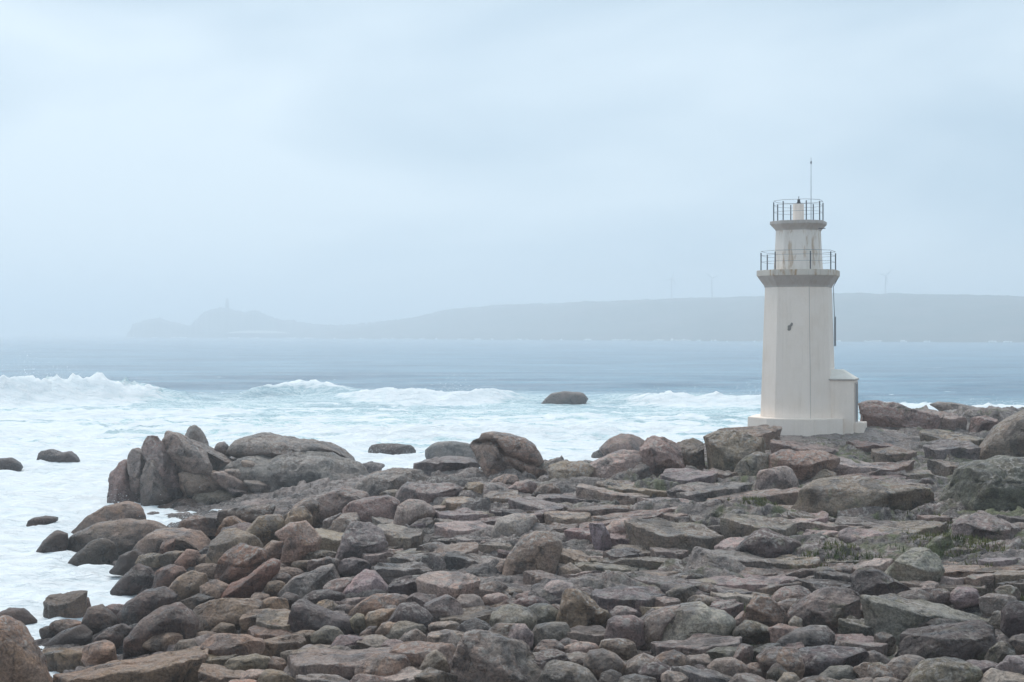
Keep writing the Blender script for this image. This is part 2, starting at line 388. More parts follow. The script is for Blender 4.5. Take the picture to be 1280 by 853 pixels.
# leave out water under the high ground
mac = macro(SX[:210], SY[:210]); dry = np.zeros_like(SX); dry[:210] = np.where((SX[:210] > -46) & (SX[:210] < 50), mac, 0) > 1.6
dq = np.minimum.reduce([dry[:-1, :-1], dry[:-1, 1:], dry[1:, 1:], dry[1:, :-1]]).ravel()
sq = sq[dq < 0.5]
sm = mesh_np('sea', np.stack([SX, SY, SZ], -1).reshape(-1, 3), sq)
add_attr(sm, 'foam', foam.ravel()); add_attr(sm, 'aerated', aer.ravel())
t = MT('sea_water')
tcn = t.n('ShaderNodeTexCoord'); P = tcn.outputs['Object']
fa = t.n('ShaderNodeAttribute', attribute_name='foam').outputs['Fac']; ae = t.n('ShaderNodeAttribute', attribute_name='aerated').outputs['Fac']
mpn = t.n('ShaderNodeMapping'); mpn.inputs['Scale'].default_value = (0.55, 1.0, 1.0); t.l(P, mpn.inputs[0]); PS = mpn.outputs[0]
nf = t.noise(PS, 0.9, 7, 0.66, 0.5); nm = t.noise(PS, 0.16, 4, 0.6, 0.6)
fm = t.ramp(t.math('ADD', fa, t.math('MULTIPLY', t.math('SUBTRACT', nf, 0.5), 1.15)), 0.30, 0.72)
mpc = t.n('ShaderNodeMapping'); mpc.inputs['Scale'].default_value = (0.055, 0.16, 1.0); t.l(P, mpc.inputs[0])
wc = t.ramp(t.noise(mpc.outputs[0], 1.0, 6, 0.70, 0.4), 0.655, 0.715, 0, 0.7)      # scattered whitecaps offshore
fm = t.math('MAXIMUM', fm, wc)
wv = t.n('ShaderNodeVectorMath', operation='ADD'); t.l(PS, wv.inputs[0])
nv = t.n('ShaderNodeTexNoise'); nv.inputs['Scale'].default_value = 0.45; nv.inputs['Detail'].default_value = 5; nv.inputs['Roughness'].default_value = .65; t.l(PS, nv.inputs['Vector'])
vs_ = t.n('ShaderNodeVectorMath', operation='SCALE'); t.l(nv.outputs['Color'], vs_.inputs[0]); vs_.inputs['Scale'].default_value = 3.4; t.l(vs_.outputs[0], wv.inputs[1])
web = None
for sc_, w_ in ((0.42, .10), (1.1, .12)):                                   # foam webs
    vo = t.n('ShaderNodeTexVoronoi', feature='DISTANCE_TO_EDGE'); vo.inputs['Scale'].default_value = sc_; t.l(wv.outputs[0], vo.inputs['Vector'])
    w = t.ramp(vo.outputs['Distance'], w_, .01); web = w if web is None else t.math('MAXIMUM', web, t.math('MULTIPLY', w, .7))
web = t.math('MULTIPLY', web, t.math('MULTIPLY', ae, t.ramp(nm, .36, .58, .15, .95)))
fm = t.math('MAXIMUM', fm, web)
mps = t.n('ShaderNodeMapping'); mps.inputs['Scale'].default_value = (0.014, 0.055, 1.0); t.l(P, mps.inputs[0])
deep = t.mix(t.ramp(t.noise(mps.outputs[0], 1.0, 7, 0.68, 0.3), 0.38, 0.62), (0.045, 0.125, 0.205), (0.130, 0.270, 0.370))
turq = t.mix(t.ramp(nf, 0.35, 0.65), (0.38, 0.60, 0.63), (0.58, 0.76, 0.77))
c = t.mix(t.math('MULTIPLY', ae, t.ramp(nm, 0.30, 0.62, 0.45, 1.0)), deep, turq)
c = t.mix(fm, c, t.mix(t.ramp(nf, 0.3, 0.65), (0.74, 0.805, 0.83), (0.84, 0.865, 0.88)))
b1 = t.bump(t.noise(PS, 0.45, 6, 0.62, 0.3), 0.5, 0.4)
b2 = t.bump(t.math('ADD', nf, t.math('MULTIPLY', web, .15)), 0.9, 0.5, b1)
rg = t.ramp(fm, 0, 1, 0.24, 0.85)
M_SEA = t.done(t.bsdf(c, rg, b2, IOR=1.33))
sea = tag(link('sea', sm, M_SEA), kind='structure')

# thrown spray over the breakers: fine white droplets
def spray(name, pts, rad, label, seed):
    r = np.random.default_rng(seed)
    o = np.array([(1, 1, 1), (-1, -1, 1), (-1, 1, -1), (1, -1, -1)], float) * .8
    f = np.array([(0, 1, 3), (0, 2, 1), (0, 3, 2), (1, 2, 3)])
    n = len(pts); rr = rad * r.lognormal(0, .45, n)
    V = (o[None] * rr[:, None, None] + pts[:, None, :]).reshape(-1, 3)
    Fc = (f[None] + (np.arange(n) * 4)[:, None, None]).reshape(-1, 3)
    return tag(link(name, mesh_np(name, V, Fc), M_SPRAY), label, 'spray', kind='stuff')
t = MT('sea_spray'); M_SPRAY = t.done(t.bsdf((0.93, 0.95, 0.96), 0.8))
def plume(xa, xb, y0, n, zb, zt, dy, seed):
    r = np.random.default_rng(seed)
    x = r.uniform(xa, xb, n); u = (x - xa) / (xb - xa)
    env = np.sin(np.clip(u, 0, 1) * math.pi) ** .6 * (0.55 + 0.9 * np.clip(noise2(x / 5, x * 0 + seed, seed) + .4, 0, 1.2))
    z = zb + np.abs(r.exponential(0.36, n)).clip(0, 1.6) * (zt - zb) * env
    return np.stack([x, y0 + r.normal(0, dy, n) + (z - zb) * 0.8, z], -1)
sp = [plume(-98, -50, 197, 42000, 1.2, 4.4, 2.6, 3), plume(-40, -26, 227, 3000, .8, 2.0, 1.2, 5), plume(-22, 0, 206, 8000, .5, 2.0, 2.0, 7), plume(16, 46, 197, 10000, .5, 1.9, 2.0, 9), plume(46, 90, 179, 3000, .3, 1.3, 2.0, 12)]
spray('sea_spray', np.concatenate(sp), 0.015, 'white spray blown off the breaking waves', 4)
sp = []
for q, (px, py, d) in enumerate(((200, 660, 70), (235, 655, 72), (145, 660, 78), (470, 575, 112), (520, 572, 113), (690, 505, 208), (75, 578, 152))):
    c = px2w(px, py, d); rr = np.random.default_rng(q); n = 1500; a = rr.exponential(.33, n)
    sp.append(np.stack([c[0] + rr.normal(0, .75, n), c[1] + rr.normal(0, .5, n), .05 + a * (.6 + .5 * rr.random())], -1))
spray('shore_splash', np.concatenate(sp), 0.007, 'white splash where the foam washes against the rocks', 6)

# ------------------------------------------------------------------ far coast
def coast(name, ridge, wl, depth, seed, mat, jag=.25):
    """ridge: (px, row of the skyline); wl: px -> distance of the waterline; a rounded hill mesh with that skyline."""
    rx = np.array([r[0] for r in ridge], float); ry = np.array([r[1] for r in ridge], float)
    px = np.linspace(rx[0], rx[-1], 420); row = np.interp(px, rx, ry)
    row = row + jag * (noise2(px / 5.5, px * 0 + seed, seed) + .6 * noise2(px / 2.2, px * 0 + seed, seed + 1))
    dd = wl(px); m = 26
    V = []
    for j in range(m):
        u = j / (m - 1) * 1.7
        d = dd + depth * u
        dr = dd + depth                                        # crest distance
        zc = CZ - (row - HOR) / F * dr
        p = np.where(u < 1, 0.10 * sstep(0, .03, u) + .90 * np.sin(np.clip(u, 0, 1) * math.pi / 2) ** 1.25, 1 - 0.4 * ((u - 1) / .7) ** 2)
        z = -2 + (zc + 2) * p
        x = (px - W / 2) / F * d
        rel = fbm2(x / 160 + seed, d / 160, 4, seed) * np.clip(u * (1 - np.minimum(u, 1)) * 3, 0, 1)
        z = z + rel * 0.16 * (zc + 2) + 1.2 * fbm2(x / 30, d / 30, 3, seed + 5) * sstep(0, .2, u)
        V.append(np.stack([x, d, z], -1))
    V = np.array(V); n = len(px); ii = np.arange(m * n).reshape(m, n)
    q = np.stack([ii[:-1, :-1], ii[:-1, 1:], ii[1:, 1:], ii[1:, :-1]], -1).reshape(-1, 4)
    return link(name, mesh_np(name, V.reshape(-1, 3), q), mat)
t = MT('heath_hillside'); P = t.n('ShaderNodeTexCoord').outputs['Object']
nn = t.noise(P, 0.012, 6, 0.6); n2 = t.noise(P, 0.08, 4, 0.6)
c = t.mix(t.ramp(nn, 0.4, 0.6), (0.045, 0.058, 0.030), (0.085, 0.078, 0.050)); c = t.mix(t.ramp(n2, .45, .7, 0, .6), c, (0.10, 0.095, 0.08))
M_HILL = t.done(t.bsdf(c, 0.9))
cape = [(158, 419), (163, 412), (166, 404), (180, 401), (190, 399), (197, 396.5), (205, 400), (217, 402.5), (228, 406), (238, 408), (245, 399), (252, 392), (261, 387), (270, 385), (284, 384), (294, 388.5), (304, 391), (312, 389), (320, 387.5), (328, 390), (337, 396), (348, 399), (356, 400), (372, 402), (389, 404.5), (419, 407), (452, 405.5), (484, 401), (517, 397.5), (543, 392), (575, 389)]
tag(coast('far_cape', cape, lambda p: np.interp(p, [158, 575], [2950, 2700]), 200, 3, M_HILL, 1.6), kind='structure')
hill = [(400, 414), (452, 408), (484, 401.5), (517, 397), (543, 391), (560, 387), (600, 383.5), (640, 381), (720, 378.5), (785, 376), (860, 373), (954, 370.5), (1010, 368.5), (1066, 367), (1120, 367), (1200, 369.5), (1280, 371), (1360, 373), (1450, 380), (1560, 392)]
tag(coast('far_hills', hill, lambda p: np.interp(p, [400, 600, 900, 1300, 1560], [2500, 2200, 1750, 1500, 1450]), 420, 8, M_HILL), kind='structure')
# surf at the foot of the far coast
sv = []; r = np.random.default_rng(6)
for p0, p1, d0, n in ((160, 420, 2900, 1500), (420, 700, 2250, 700), (700, 1300, 1590, 2600)):
    p = r.uniform(p0, p1, n); d = np.interp(p, [158, 420, 600, 900, 1300], [2935, 2480, 2180, 1735, 1490]) - r.uniform(5, 60, n)
    keep = noise2(p / 14, p * 0 + d0, 3) > 0.02 + 0.1 * r.random(n)
    p, d = p[keep], d[keep]
    sv.append(np.stack([(p - W / 2) / F * d, d, r.uniform(.2, 1.3, len(p))], -1))
sv = np.concatenate(sv)
spray('coastal_surf', sv, 0.5, 'white surf line along the foot of the far coast', 8)
# pale sand strip on the cape
pv = []
for p in np.linspace(283, 360, 40):
    d = np.interp(p, [158, 575], [2950, 2700])
    for dz, k in ((0, 0), (1, 1), (1, 2)):
        zz = 9.5 + (5.5 * dz) * math.sin((p - 283) / 77 * math.pi) ** .5
        pv.append(((p - W / 2) / F * (d + 10), d + 6 + 7 * k, zz))
pv = np.array(pv).reshape(40, 3, 3); ii = np.arange(120).reshape(40, 3)
q = np.stack([ii[:-1, :-1], ii[1:, :-1], ii[1:, 1:], ii[:-1, 1:]], -1).reshape(-1, 4)
t = MT('pale_sand'); M_SAND = t.done(t.bsdf((0.62, 0.60, 0.55), 0.9))
tag(link('sand_bank', mesh_np('sand_bank', pv.reshape(-1, 3), q), M_SAND), kind='structure')

# ------------------------------------------------------------------ haze
def box_mesh(name, x0, x1, y0, y1, z0, z1):
    V = [(x, y, z) for z in (z0, z1) for y in (y0, y1) for x in (x0, x1)]
    return mesh_np(name, np.array(V), np.array([(0, 2, 3, 1), (4, 5, 7, 6), (0, 1, 5, 4), (1, 3, 7, 5), (3, 2, 6, 7), (2, 0, 4, 6)]), False)
t = MT('sea_haze')
pvn = t.n('ShaderNodeVolumePrincipled'); pvn.inputs['Color'].default_value = (0.895, 0.955, 1.0, 1); pvn.inputs['Density'].default_value = 0.00078; pvn.inputs['Anisotropy'].default_value = 0.35
t.l(pvn.outputs[0], t.out.inputs['Volume'])
tag(link('haze', box_mesh('haze', -27000, 27000, -60, 12200, -9.0, 125), t.m), kind='stuff')

# ------------------------------------------------------------------ rocks
REG = {'A': (0, 460, 2.972), 'B': (425, 500, 2.972), 'C': (850, 480, 2.972), 'D': (0, 613, 3.556), 'E': (320, 613, 3.556), 'F': (640, 613, 3.556),
       'G': (920, 613, 3.556), 'H': (130, 520, 4.267), 'I': (430, 530, 4.267), 'J': (700, 530, 4.267), 'K': (980, 490, 4.267), 'M': (560, 420, 1.778)}
TINT = {'f': (.105, .108, .084), 'm': (0.33, 0.345, 0.29), 'g': (0.232, 0.188, 0.162), 'p': (0.268, 0.2, 0.178), 'o': (0.308, 0.225, 0.166), 'd': (0.121, 0.095, 0.092), 'e': (0.207, 0.177, 0.145), 'l': (0.358, 0.292, 0.265), 'u': (0.212, 0.178, 0.172), 'r': (0.209, 0.134, 0.114), 't': (0.27, 0.207, 0.166)}
_ico = {}
def ico(l):
    if l not in _ico:
        import bmesh
        bm = bmesh.new(); bmesh.ops.create_icosphere(bm, subdivisions=l, radius=1.0)
        V = np.array([v.co[:] for v in bm.verts]); Fc = np.array([[v.index for v in f.verts] for f in bm.faces]); bm.free()
        _ico[l] = (V / np.linalg.norm(V, axis=1)[:, None], Fc)
    return _ico[l]
def normals(V, Fc):
    fn = np.cross(V[Fc[:, 1]] - V[Fc[:, 0]], V[Fc[:, 2]] - V[Fc[:, 0]]); n = np.zeros_like(V)
    for k in range(3):
        for c in range(3): n[:, c] += np.bincount(Fc[:, k], fn[:, c], len(V))
    return n / np.maximum(np.linalg.norm(n, axis=1), 1e-12)[:, None]
def outline(poly, m=256):
    """radius of a star-shaped outline about its centre for m directions."""
    A = np.asarray(poly, float); B = np.roll(A, -1, 0)
    th = np.arange(m) / m * 2 * math.pi; D = np.stack([np.cos(th), np.sin(th)], -1); E = B - A
    den = D[:, None, 0] * E[None, :, 1] - D[:, None, 1] * E[None, :, 0]
    den = np.where(abs(den) < 1e-9, 1e-9, den)
    tt = (A[None, :, 0] * E[None, :, 1] - A[None, :, 1] * E[None, :, 0]) / den
    ss = (A[None, :, 0] * D[:, None, 1] - A[None, :, 1] * D[:, None, 0]) / den
    ok = (tt > 0) & (ss >= -1e-6) & (ss <= 1 + 1e-6)
    R = np.where(ok, tt, 0).max(1); R = np.where(R <= 0, np.median(R), R)
    ker = np.exp(-.5 * (np.arange(-5, 6) / 1.5) ** 2); ker /= ker.sum()
    return np.convolve(np.r_[R[-5:], R, R[:5]], ker, 'valid')
def rock_geo(poly, dep, k=2.6, top=0.0, bed=0.0, seed=0, lvl=4, rough=1.0, cuts=5, sink=1.0):
    """poly: outline in the X-Z plane about the rock's centre; inflated to depth dep, faceted, weathered."""
    r = np.random.default_rng(seed * 7 + 13)
    N0, Fc = ico(lvl); R = outline(poly)
    rho = np.hypot(N0[:, 0], N0[:, 2]); th = np.arctan2(N0[:, 2], N0[:, 0]) % (2 * math.pi)
    ti = th / (2 * math.pi) * 256; i0 = ti.astype(int) % 256; fr = ti - np.floor(ti)
    Rt = R[i0] * (1 - fr) + R[(i0 + 1) % 256] * fr
    s = (np.maximum(rho, 1e-6) ** k + np.maximum(abs(N0[:, 1]), 1e-6) ** k) ** (-1 / k)
    V = np.stack([np.cos(th) * rho * s * Rt, N0[:, 1] * s * dep, np.sin(th) * rho * s * Rt], -1)
    V[:, 0] *= 1.05; V[:, 2] *= 1.04
    size = float(np.mean(R)); P = np.asarray(poly)
    V[:, 1] += r.uniform(-.25, .25) * dep / max(P[:, 0].max(), .1) * V[:, 0] * .6          # skew in plan so the face is not square to the view
    if top > 0:                                                                           # sloping top facet: front edge lower than the crest
        zt = P[:, 1].max(); zh = zt - P[:, 1].min(); n = np.array([r.uniform(-.12, .12) * zh, -top * zh, dep]); n /= np.linalg.norm(n)
        d0 = n[2] * zt * 0.97
        ex = V @ n - d0; V -= np.where(ex > 0, ex * .9, 0)[:, None] * n
    for c in range(cuts):
        a = r.uniform(0, 2 * math.pi); n = np.array([math.cos(a) * .75, -abs(r.normal(.8, .35)) if c % 3 else abs(r.normal(.5, .4)), math.sin(a) * .75]); n /= np.linalg.norm(n)
        h = V @ n; d0 = h.max() * r.uniform(.62, .88) if k > 2.65 else h.max() * r.uniform(.72, .9); ex = h - d0; V -= np.where(ex > 0, ex * (1.0 if k > 2.65 else .9), 0)[:, None] * n
    if sink > 1:                                                                          # the lower half is bedded: it runs straight down into the ground
        lo = V[:, 2] < 0; V[lo, 2] *= sink
        V[lo, 0] *= 1 + .16 * np.clip(-V[lo, 2] / max(-P[:, 1].min(), .05), 0, 1.5)
    nn = normals(V, Fc); o = r.uniform(0, 200, 3)
    q = V / size
    lowa = .05 if k > 2.65 else .08; disp = lowa * noise3(q * 1.1 + o) + .04 * noise3(q * 2.4 + o + 7)
    if lvl >= 4: disp = disp + .028 * noise3(q * 5 + o + 21) - (.05 if k > 2.65 else .025) * np.maximum(0, .12 - abs(noise3(q * 1.7 + o + 51))) / .12
    if lvl >= 5: disp = disp + .012 * noise3(q * 11 + o + 33)
    if bed > 0:                                                                           # bedding: ledges and grooves along a gently dipping plane
        ax = np.array([r.uniform(-.25, .25), r.uniform(-.2, .2), 1.0]); w = q @ ax * r.uniform(2.0, 3.0) + .35 * noise3(q * 1.6 + o + 80)
        ff = w - np.floor(w); disp = disp + bed * (.10 * (ff - .5) - .10 * np.exp(-((ff - .03) / .07) ** 2))
    V = V + nn * (disp * size * rough)[:, None]
    return V, Fc
JIT = [.12]; COUNT = [0]; TRIS = [0]; PLACED = []
def short_name(lab):
    w = lab.split(); k = next((i for i, a in enumerate(w) if i > 1 and a in CUTW), len(w)); return ' '.join(w[:min(k, 7)]).rstrip(',')
COVER = []
def rock_tint(col, seed, ppx):
    x0, x1, y0 = ppx[:, 0].min(), ppx[:, 0].max(), ppx[:, 1].min()
    c = np.array(TINT[col]); r = np.random.default_rng(seed); c = c * r.uniform(1.06 - JIT[0], 1.06 + JIT[0]) * (1 + r.normal(0, .035, 3)) * np.array([1.05, 1.0, .965])
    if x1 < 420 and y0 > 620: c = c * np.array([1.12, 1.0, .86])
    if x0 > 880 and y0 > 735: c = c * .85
    return c
def place_rock(name, ppx, D=None, k=2.6, top=0.0, col='g', bed=0.0, dep=None, parent=None, zoff=0.0, cuts=5, rough=1.0, lift=0, sink=1.0, fine=False):
    """ppx: outline in photo pixels. The foot of the outline meets the ground, which gives the distance."""
    ppx = np.asarray(ppx, float); COUNT[0] += 1; seed = COUNT[0]
    x0, x1, y0, y1 = ppx[:, 0].min(), ppx[:, 0].max(), ppx[:, 1].min(), ppx[:, 1].max()
    wpx, hpx = x1 - x0, y1 - y0
    COVER.append(ppx)
    sp = math.sqrt(wpx * hpx)
    if D is None:
        D = ground_hit(min(max((x0 + x1) / 2, -40), 1400), y1 - 0.12 * hpx + lift) or 80.0
        w_m = sp * D / F; dp = dep if dep else 0.46 * w_m
        D = D + 0.62 * dp
    else:
        dp = dep if dep else 0.46 * sp * D / F
    m = D / F
    X = (ppx[:, 0] - W / 2) * m; Z = CZ - (ppx[:, 1] - HOR) * m
    cx, cz = (X.min() + X.max()) / 2, (Z.min() + Z.max()) / 2
    poly = np.stack([X - cx, Z - cz], -1)
    lvl = 5 if sp > 50 or fine else 4 if sp > 22 else 3
    V, Fc = rock_geo(poly, dp, k, top, bed, seed, lvl, rough, cuts, sink)
    TRIS[0] += len(Fc)
    base = Z.min()
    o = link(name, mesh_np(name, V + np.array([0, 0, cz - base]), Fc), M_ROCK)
    o.location = (cx, D, base + zoff)
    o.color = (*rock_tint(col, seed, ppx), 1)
    if parent is None: PLACED.append((o, sp, col))
    if parent is not None:
        o.parent = parent; o.location = Vector(o.location) - parent.location
    return o
def pts(reg, s):
    ox, oy, sc = REG[reg]
    return [(ox + float(a.split(',')[0]) / sc, oy + float(a.split(',')[1]) / sc) for a in s.split()]
def grow(P, f):
    c = np.mean(P, 0); return [tuple(c + (np.array(p) - c) * f) for p in P]
def empty(name, loc, rz=0):
    o = bpy.data.objects.new(name, None); COL.objects.link(o); o.location = loc; o.rotation_euler = (0, 0, rz); o.empty_display_size = .3; return o

# the ribbed outcrop at the end of the rocks: slanting ribs, a fractured flank, a smooth whaleback on top
DO = 82.0
oc = tag(empty('rock_outcrop', px2w(270, 640, DO)), 'tall ribbed rock outcrop with deep slanting cracks, rising out of the white foam', 'outcrop')
for nm, s, D, k, col, dep, bed in (
    ('core', '110,340 200,240 300,150 420,140 520,200 640,230 760,205 900,190 1100,200 1250,220 1340,300 1400,430 1360,560 900,570 500,580 140,580', 90.5, 2.8, 'd', 5.0, 0),
    ('whaleback', '660,180 700,138 790,112 860,104 960,120 1060,135 1170,150 1250,185 1310,240 1335,310 1200,305 1110,262 1000,222 900,213 830,213 760,218 700,205', 87.5, 2.2, 'u', 3.2, 0),
    ('sloping_flank', '610,310 700,245 830,224 900,238 1000,216 1100,216 1200,226 1340,256 1450,380 1490,500 1450,600 1100,620 800,610 660,560 590,440', 84.6, 2.7, 'u', 3.3, .3),
    ('pinnacle', '443,92 460,60 490,50 515,75 545,140 560,210 445,200', 86.5, 2.6, 'u', .8, 0),
    ('knob', '590,175 605,145 640,136 660,160 680,215 600,220', 87.0, 2.3, 'u', .6, 0),
    ('rib', '46,500 44,400 55,300 90,272 110,242 142,246 155,330 195,420 205,540 120,545', 83.6, 2.8, 'g', 1.7, 0),
    ('rib', '138,215 150,190 168,182 208,196 222,260 240,400 205,470 165,400 145,280', 83.2, 2.5, 'u', 1.2, 0),
    ('rib', '200,340 228,250 272,240 306,300 335,380 358,430 335,500 250,530 215,470', 82.2, 2.5, 'g', 1.2, 0),
    ('rib', '213,180 240,115 290,106 328,170 378,250 418,330 440,400 425,480 365,470 335,370 292,262 240,232', 82.8, 2.6, 'g', 1.2, 0),
    ('overhanging_rib', '296,108 345,88 405,104 455,138 525,190 584,258 588,304 505,312 432,300 388,245 338,170', 83.2, 2.8, 'g', 1.3, 0),
    ('rib', '440,125 500,138 560,180 640,215 720,265 780,330 640,330 590,280 540,225', 85.2, 2.5, 'u', 1.4, 0),
    ('ledge', '420,295 500,308 585,306 645,355 662,402 560,425 450,425 430,370', 82.8, 3.0, 't', 1.2, .2),
    ('ledge', '455,428 560,412 650,405 725,420 785,448 765,485 650,505 540,492 470,465', 82.0, 2.8, 't', 1.1, .4),
    ('foot', '190,500 330,470 440,440 520,470 640,500 620,560 420,560 300,575 215,570', 81.6, 2.6, 'd', 1.4, 0),
    ('fractured_block', '580,312 640,302 700,328 775,372 765,408 690,405 645,372', 83.6, 3.4, 'g', .8, 0),
    ('fractured_block', '650,288 720,286 785,318 765,342 690,328', 84.2, 3.4, 'g', .7, 0),
    ('fractured_block', '742,238 800,248 855,298 855,338 800,324 758,282', 84.6, 3.4, 't', .7, 0),
    ('fractured_block', '752,344 830,348 895,380 875,404 800,398', 83.4, 3.4, 'u', .7, 0),
    ('fractured_block', '855,298 922,296 996,380 975,400 900,394', 84.2, 3.4, 'u', .8, 0),
    ('fractured_block', '762,412 850,416 915,443 905,476 785,476', 83.0, 3.4, 'g', .7, 0),
    ('fractured_block', '885,402 970,394 1026,430 1005,466 918,460', 83.6, 3.4, 'u', .7, 0),
    ('fractured_block', '660,380 740,400 770,420 740,440 690,415', 82.9, 3.2, 'u', .6, 0),
    ('fractured_block', '780,478 900,474 1010,470 1030,520 900,530 780,520', 82.6, 3.0, 'd', .9, 0)):
    D = D - 1.5 if nm == 'fractured_block' else D
    place_rock(nm, grow(pts('H', s), 1.09 if nm in ('fractured_block', 'ledge') else 1.03), D, k * (1.55 if nm == 'fractured_block' else 1.15), 0, col, bed, dep, oc, cuts=3 if nm == 'fractured_block' else 7, rough=1.2, fine=nm in ('rib', 'overhanging_rib', 'ledge'))
# the split boulder on the skyline: one stone cut by two deep cracks
DS = 70.0
sb = place_rock('split_boulder', pts('I', '674,125 690,95 735,82 740,52 800,47 880,59 960,80 1012,112 1044,165 1068,216 1102,262 1130,330 1010,330 880,325 800,325 745,312 715,242 690,202 676,160'), DS, 3.0, 0, 't', 0, 1.25, cuts=3, rough=.6)
tag(sb, 'big tan boulder split by a diagonal dark crack, standing on the skyline', 'boulder')
co = np.empty(len(sb.data.vertices) * 3, np.float32); sb.data.vertices.foreach_get('co', co); co = co.reshape(-1, 3); nn = normals(co, ico(5)[1])
for line, wd_, dp_ in (('690,100 740,93 805,90 850,150 930,178 1000,204 1080,222', .075, .40), ('815,100 860,170 900,215 950,262 1020,300 1060,330', .085, .34), ('830,190 880,240 960,250', .05, .16)):
    q = np.array([((x - W / 2) / F * DS - sb.location.x, CZ - (y - HOR) / F * DS - sb.location.z) for x, y in pts('I', line)]); dmin = np.full(len(co), 9.0)
    for a, b in zip(q[:-1], q[1:]):
        u = np.clip(((co[:, [0, 2]] - a) @ (b - a)) / ((b - a) @ (b - a)), 0, 1); dmin = np.minimum(dmin, np.linalg.norm(co[:, [0, 2]] - a - u[:, None] * (b - a), axis=1))
    co = co - nn * (dp_ * np.exp(-(dmin / wd_) ** 2) * sstep(.5, -.1, co[:, 1]))[:, None]
sb.data.vertices.foreach_set('co', co.astype(np.float32).ravel()); sb.data.update()

# rocks standing in the sea: (region, outline, distance by the waterline at their foot, colour, label)
for reg, s, D, col, lab in (
    ('I', '130,155 150,125 200,117 300,122 360,130 382,158 330,192 240,196 160,186', 116, 'd', 'low dark flat-topped rock ringed by foam beside the smooth bedrock'),
    ('I', '430,160 490,115 560,106 640,116 690,130 710,205 560,205 470,185', 104, 'u', 'low rounded rock at the waterline behind the split boulder'),
    ('M', '200,154 230,128 260,122 300,127 312,142 240,156', 203, 'd', 'lone dark rock far out among the breakers'),
    ('A', '133,350 155,320 190,312 225,325 265,319 297,344 240,358 160,362', 109, 'd', 'two-humped dark rock awash in foam out from the ribbed outcrop'),
    ('A', '-40,352 40,344 78,370 50,386 -40,384', 103, 'd', 'dark rock awash in foam at the edge of the two-humped rock'),
    ('D', '105,166 150,140 200,131 258,139 262,150 170,172', 74, 'd', 'thin dark rock back barely clearing the foam'),
    ('K', '750,86 830,68 900,74 1000,90 1080,114 1190,128 1230,160 1100,160 980,150 860,120', 104, 'u', 'long low grey rock on the shore behind the lighthouse, dipping into the sea')):
    tag(place_rock('sea_rock', pts(reg, s), D, 2.6, 0, col, zoff=-.05 if D > 140 else .2, rough=.7, sink=2.0), lab, 'rock')

def plate_geo(w, dep, t, pitch, roll, seed, drop):
    """a sheet-jointed slab: angular plan, flat top, broken and undercut sides. Origin at the middle of the front edge, on the ground."""
    r = np.random.default_rng(seed + 900); S = 56; m = r.integers(5, 9)
    a = (np.arange(m) + r.uniform(-.32, .32, m)) / m * 2 * math.pi; rad = r.uniform(.66, 1.2, m)
    C = np.stack([np.cos(a) * rad, np.sin(a) * rad], -1)
    R = outline(C, 256)[np.round(np.arange(S) / S * 256).astype(int) % 256]
    th = np.arange(S) / S * 2 * math.pi; R = R * (1 + .035 * noise2(np.cos(th) * 5 + seed, np.sin(th) * 5, 4) + .03 * noise2(np.cos(th) * 13 + seed, np.sin(th) * 13, 9))
    ex = max(abs(np.cos(th) * R)); R = R / ex
    o = r.uniform(0, 90)
    rings = []
    def ring(f, dz, top):
        x = np.cos(th) * R * f * w / 2; v = np.sin(th) * R * f; y = (v * .5 + .5) * dep
        z = t + pitch * y + roll * x + (.085 * noise2(x / 1.1 + o, y / .8, 1) + .035 * noise2(x / .35 + o, y / .3, 2)) * (1 if top else .3) + dz
        k = x * math.cos(.3) + y * math.sin(.3)
        if top: z = z - np.where(noise2(x / 1.4 + o, y / .5, 7) > .12, .055, 0)       # a flake missing from the top sheet
        return np.stack([x, y, z], -1)
    V = [np.mean(ring(.02, 0, True), 0)[None]]
    for f in (.2, .4, .6, .78, .9, .965): V.append(ring(f, 0, True))
    V.append(ring(.99, -.018, True)); V.append(ring(.995, -.03, True))
    ns = 5
    for j in range(1, ns + 1):                                                        # broken edge, beds of unequal reach
        f = 1.0 - .09 * (j / ns) ** 1.3 + r.uniform(-.035, .02)
        q = ring(f, -.03 - (t + drop) * j / ns, False); q[:, :2] += .03 * np.stack([noise2(th * 3 + j, th * 0 + o, 3), noise2(th * 3, th * 0 + o + j, 5)], -1) * w ** .5; V.append(q)
    V = np.concatenate(V); Fc = []
    for i in range(S): Fc.append((0, 1 + i, 1 + (i + 1) % S))
    nr = 8 + ns
    for k in range(nr - 1):
        for i in range(S):
            A, B, Cc, D_ = 1 + k * S + i, 1 + k * S + (i + 1) % S, 1 + (k + 1) * S + (i + 1) % S, 1 + (k + 1) * S + i
            Fc += [(A, D_, Cc), (A, Cc, B)]
    return V, np.array(Fc)
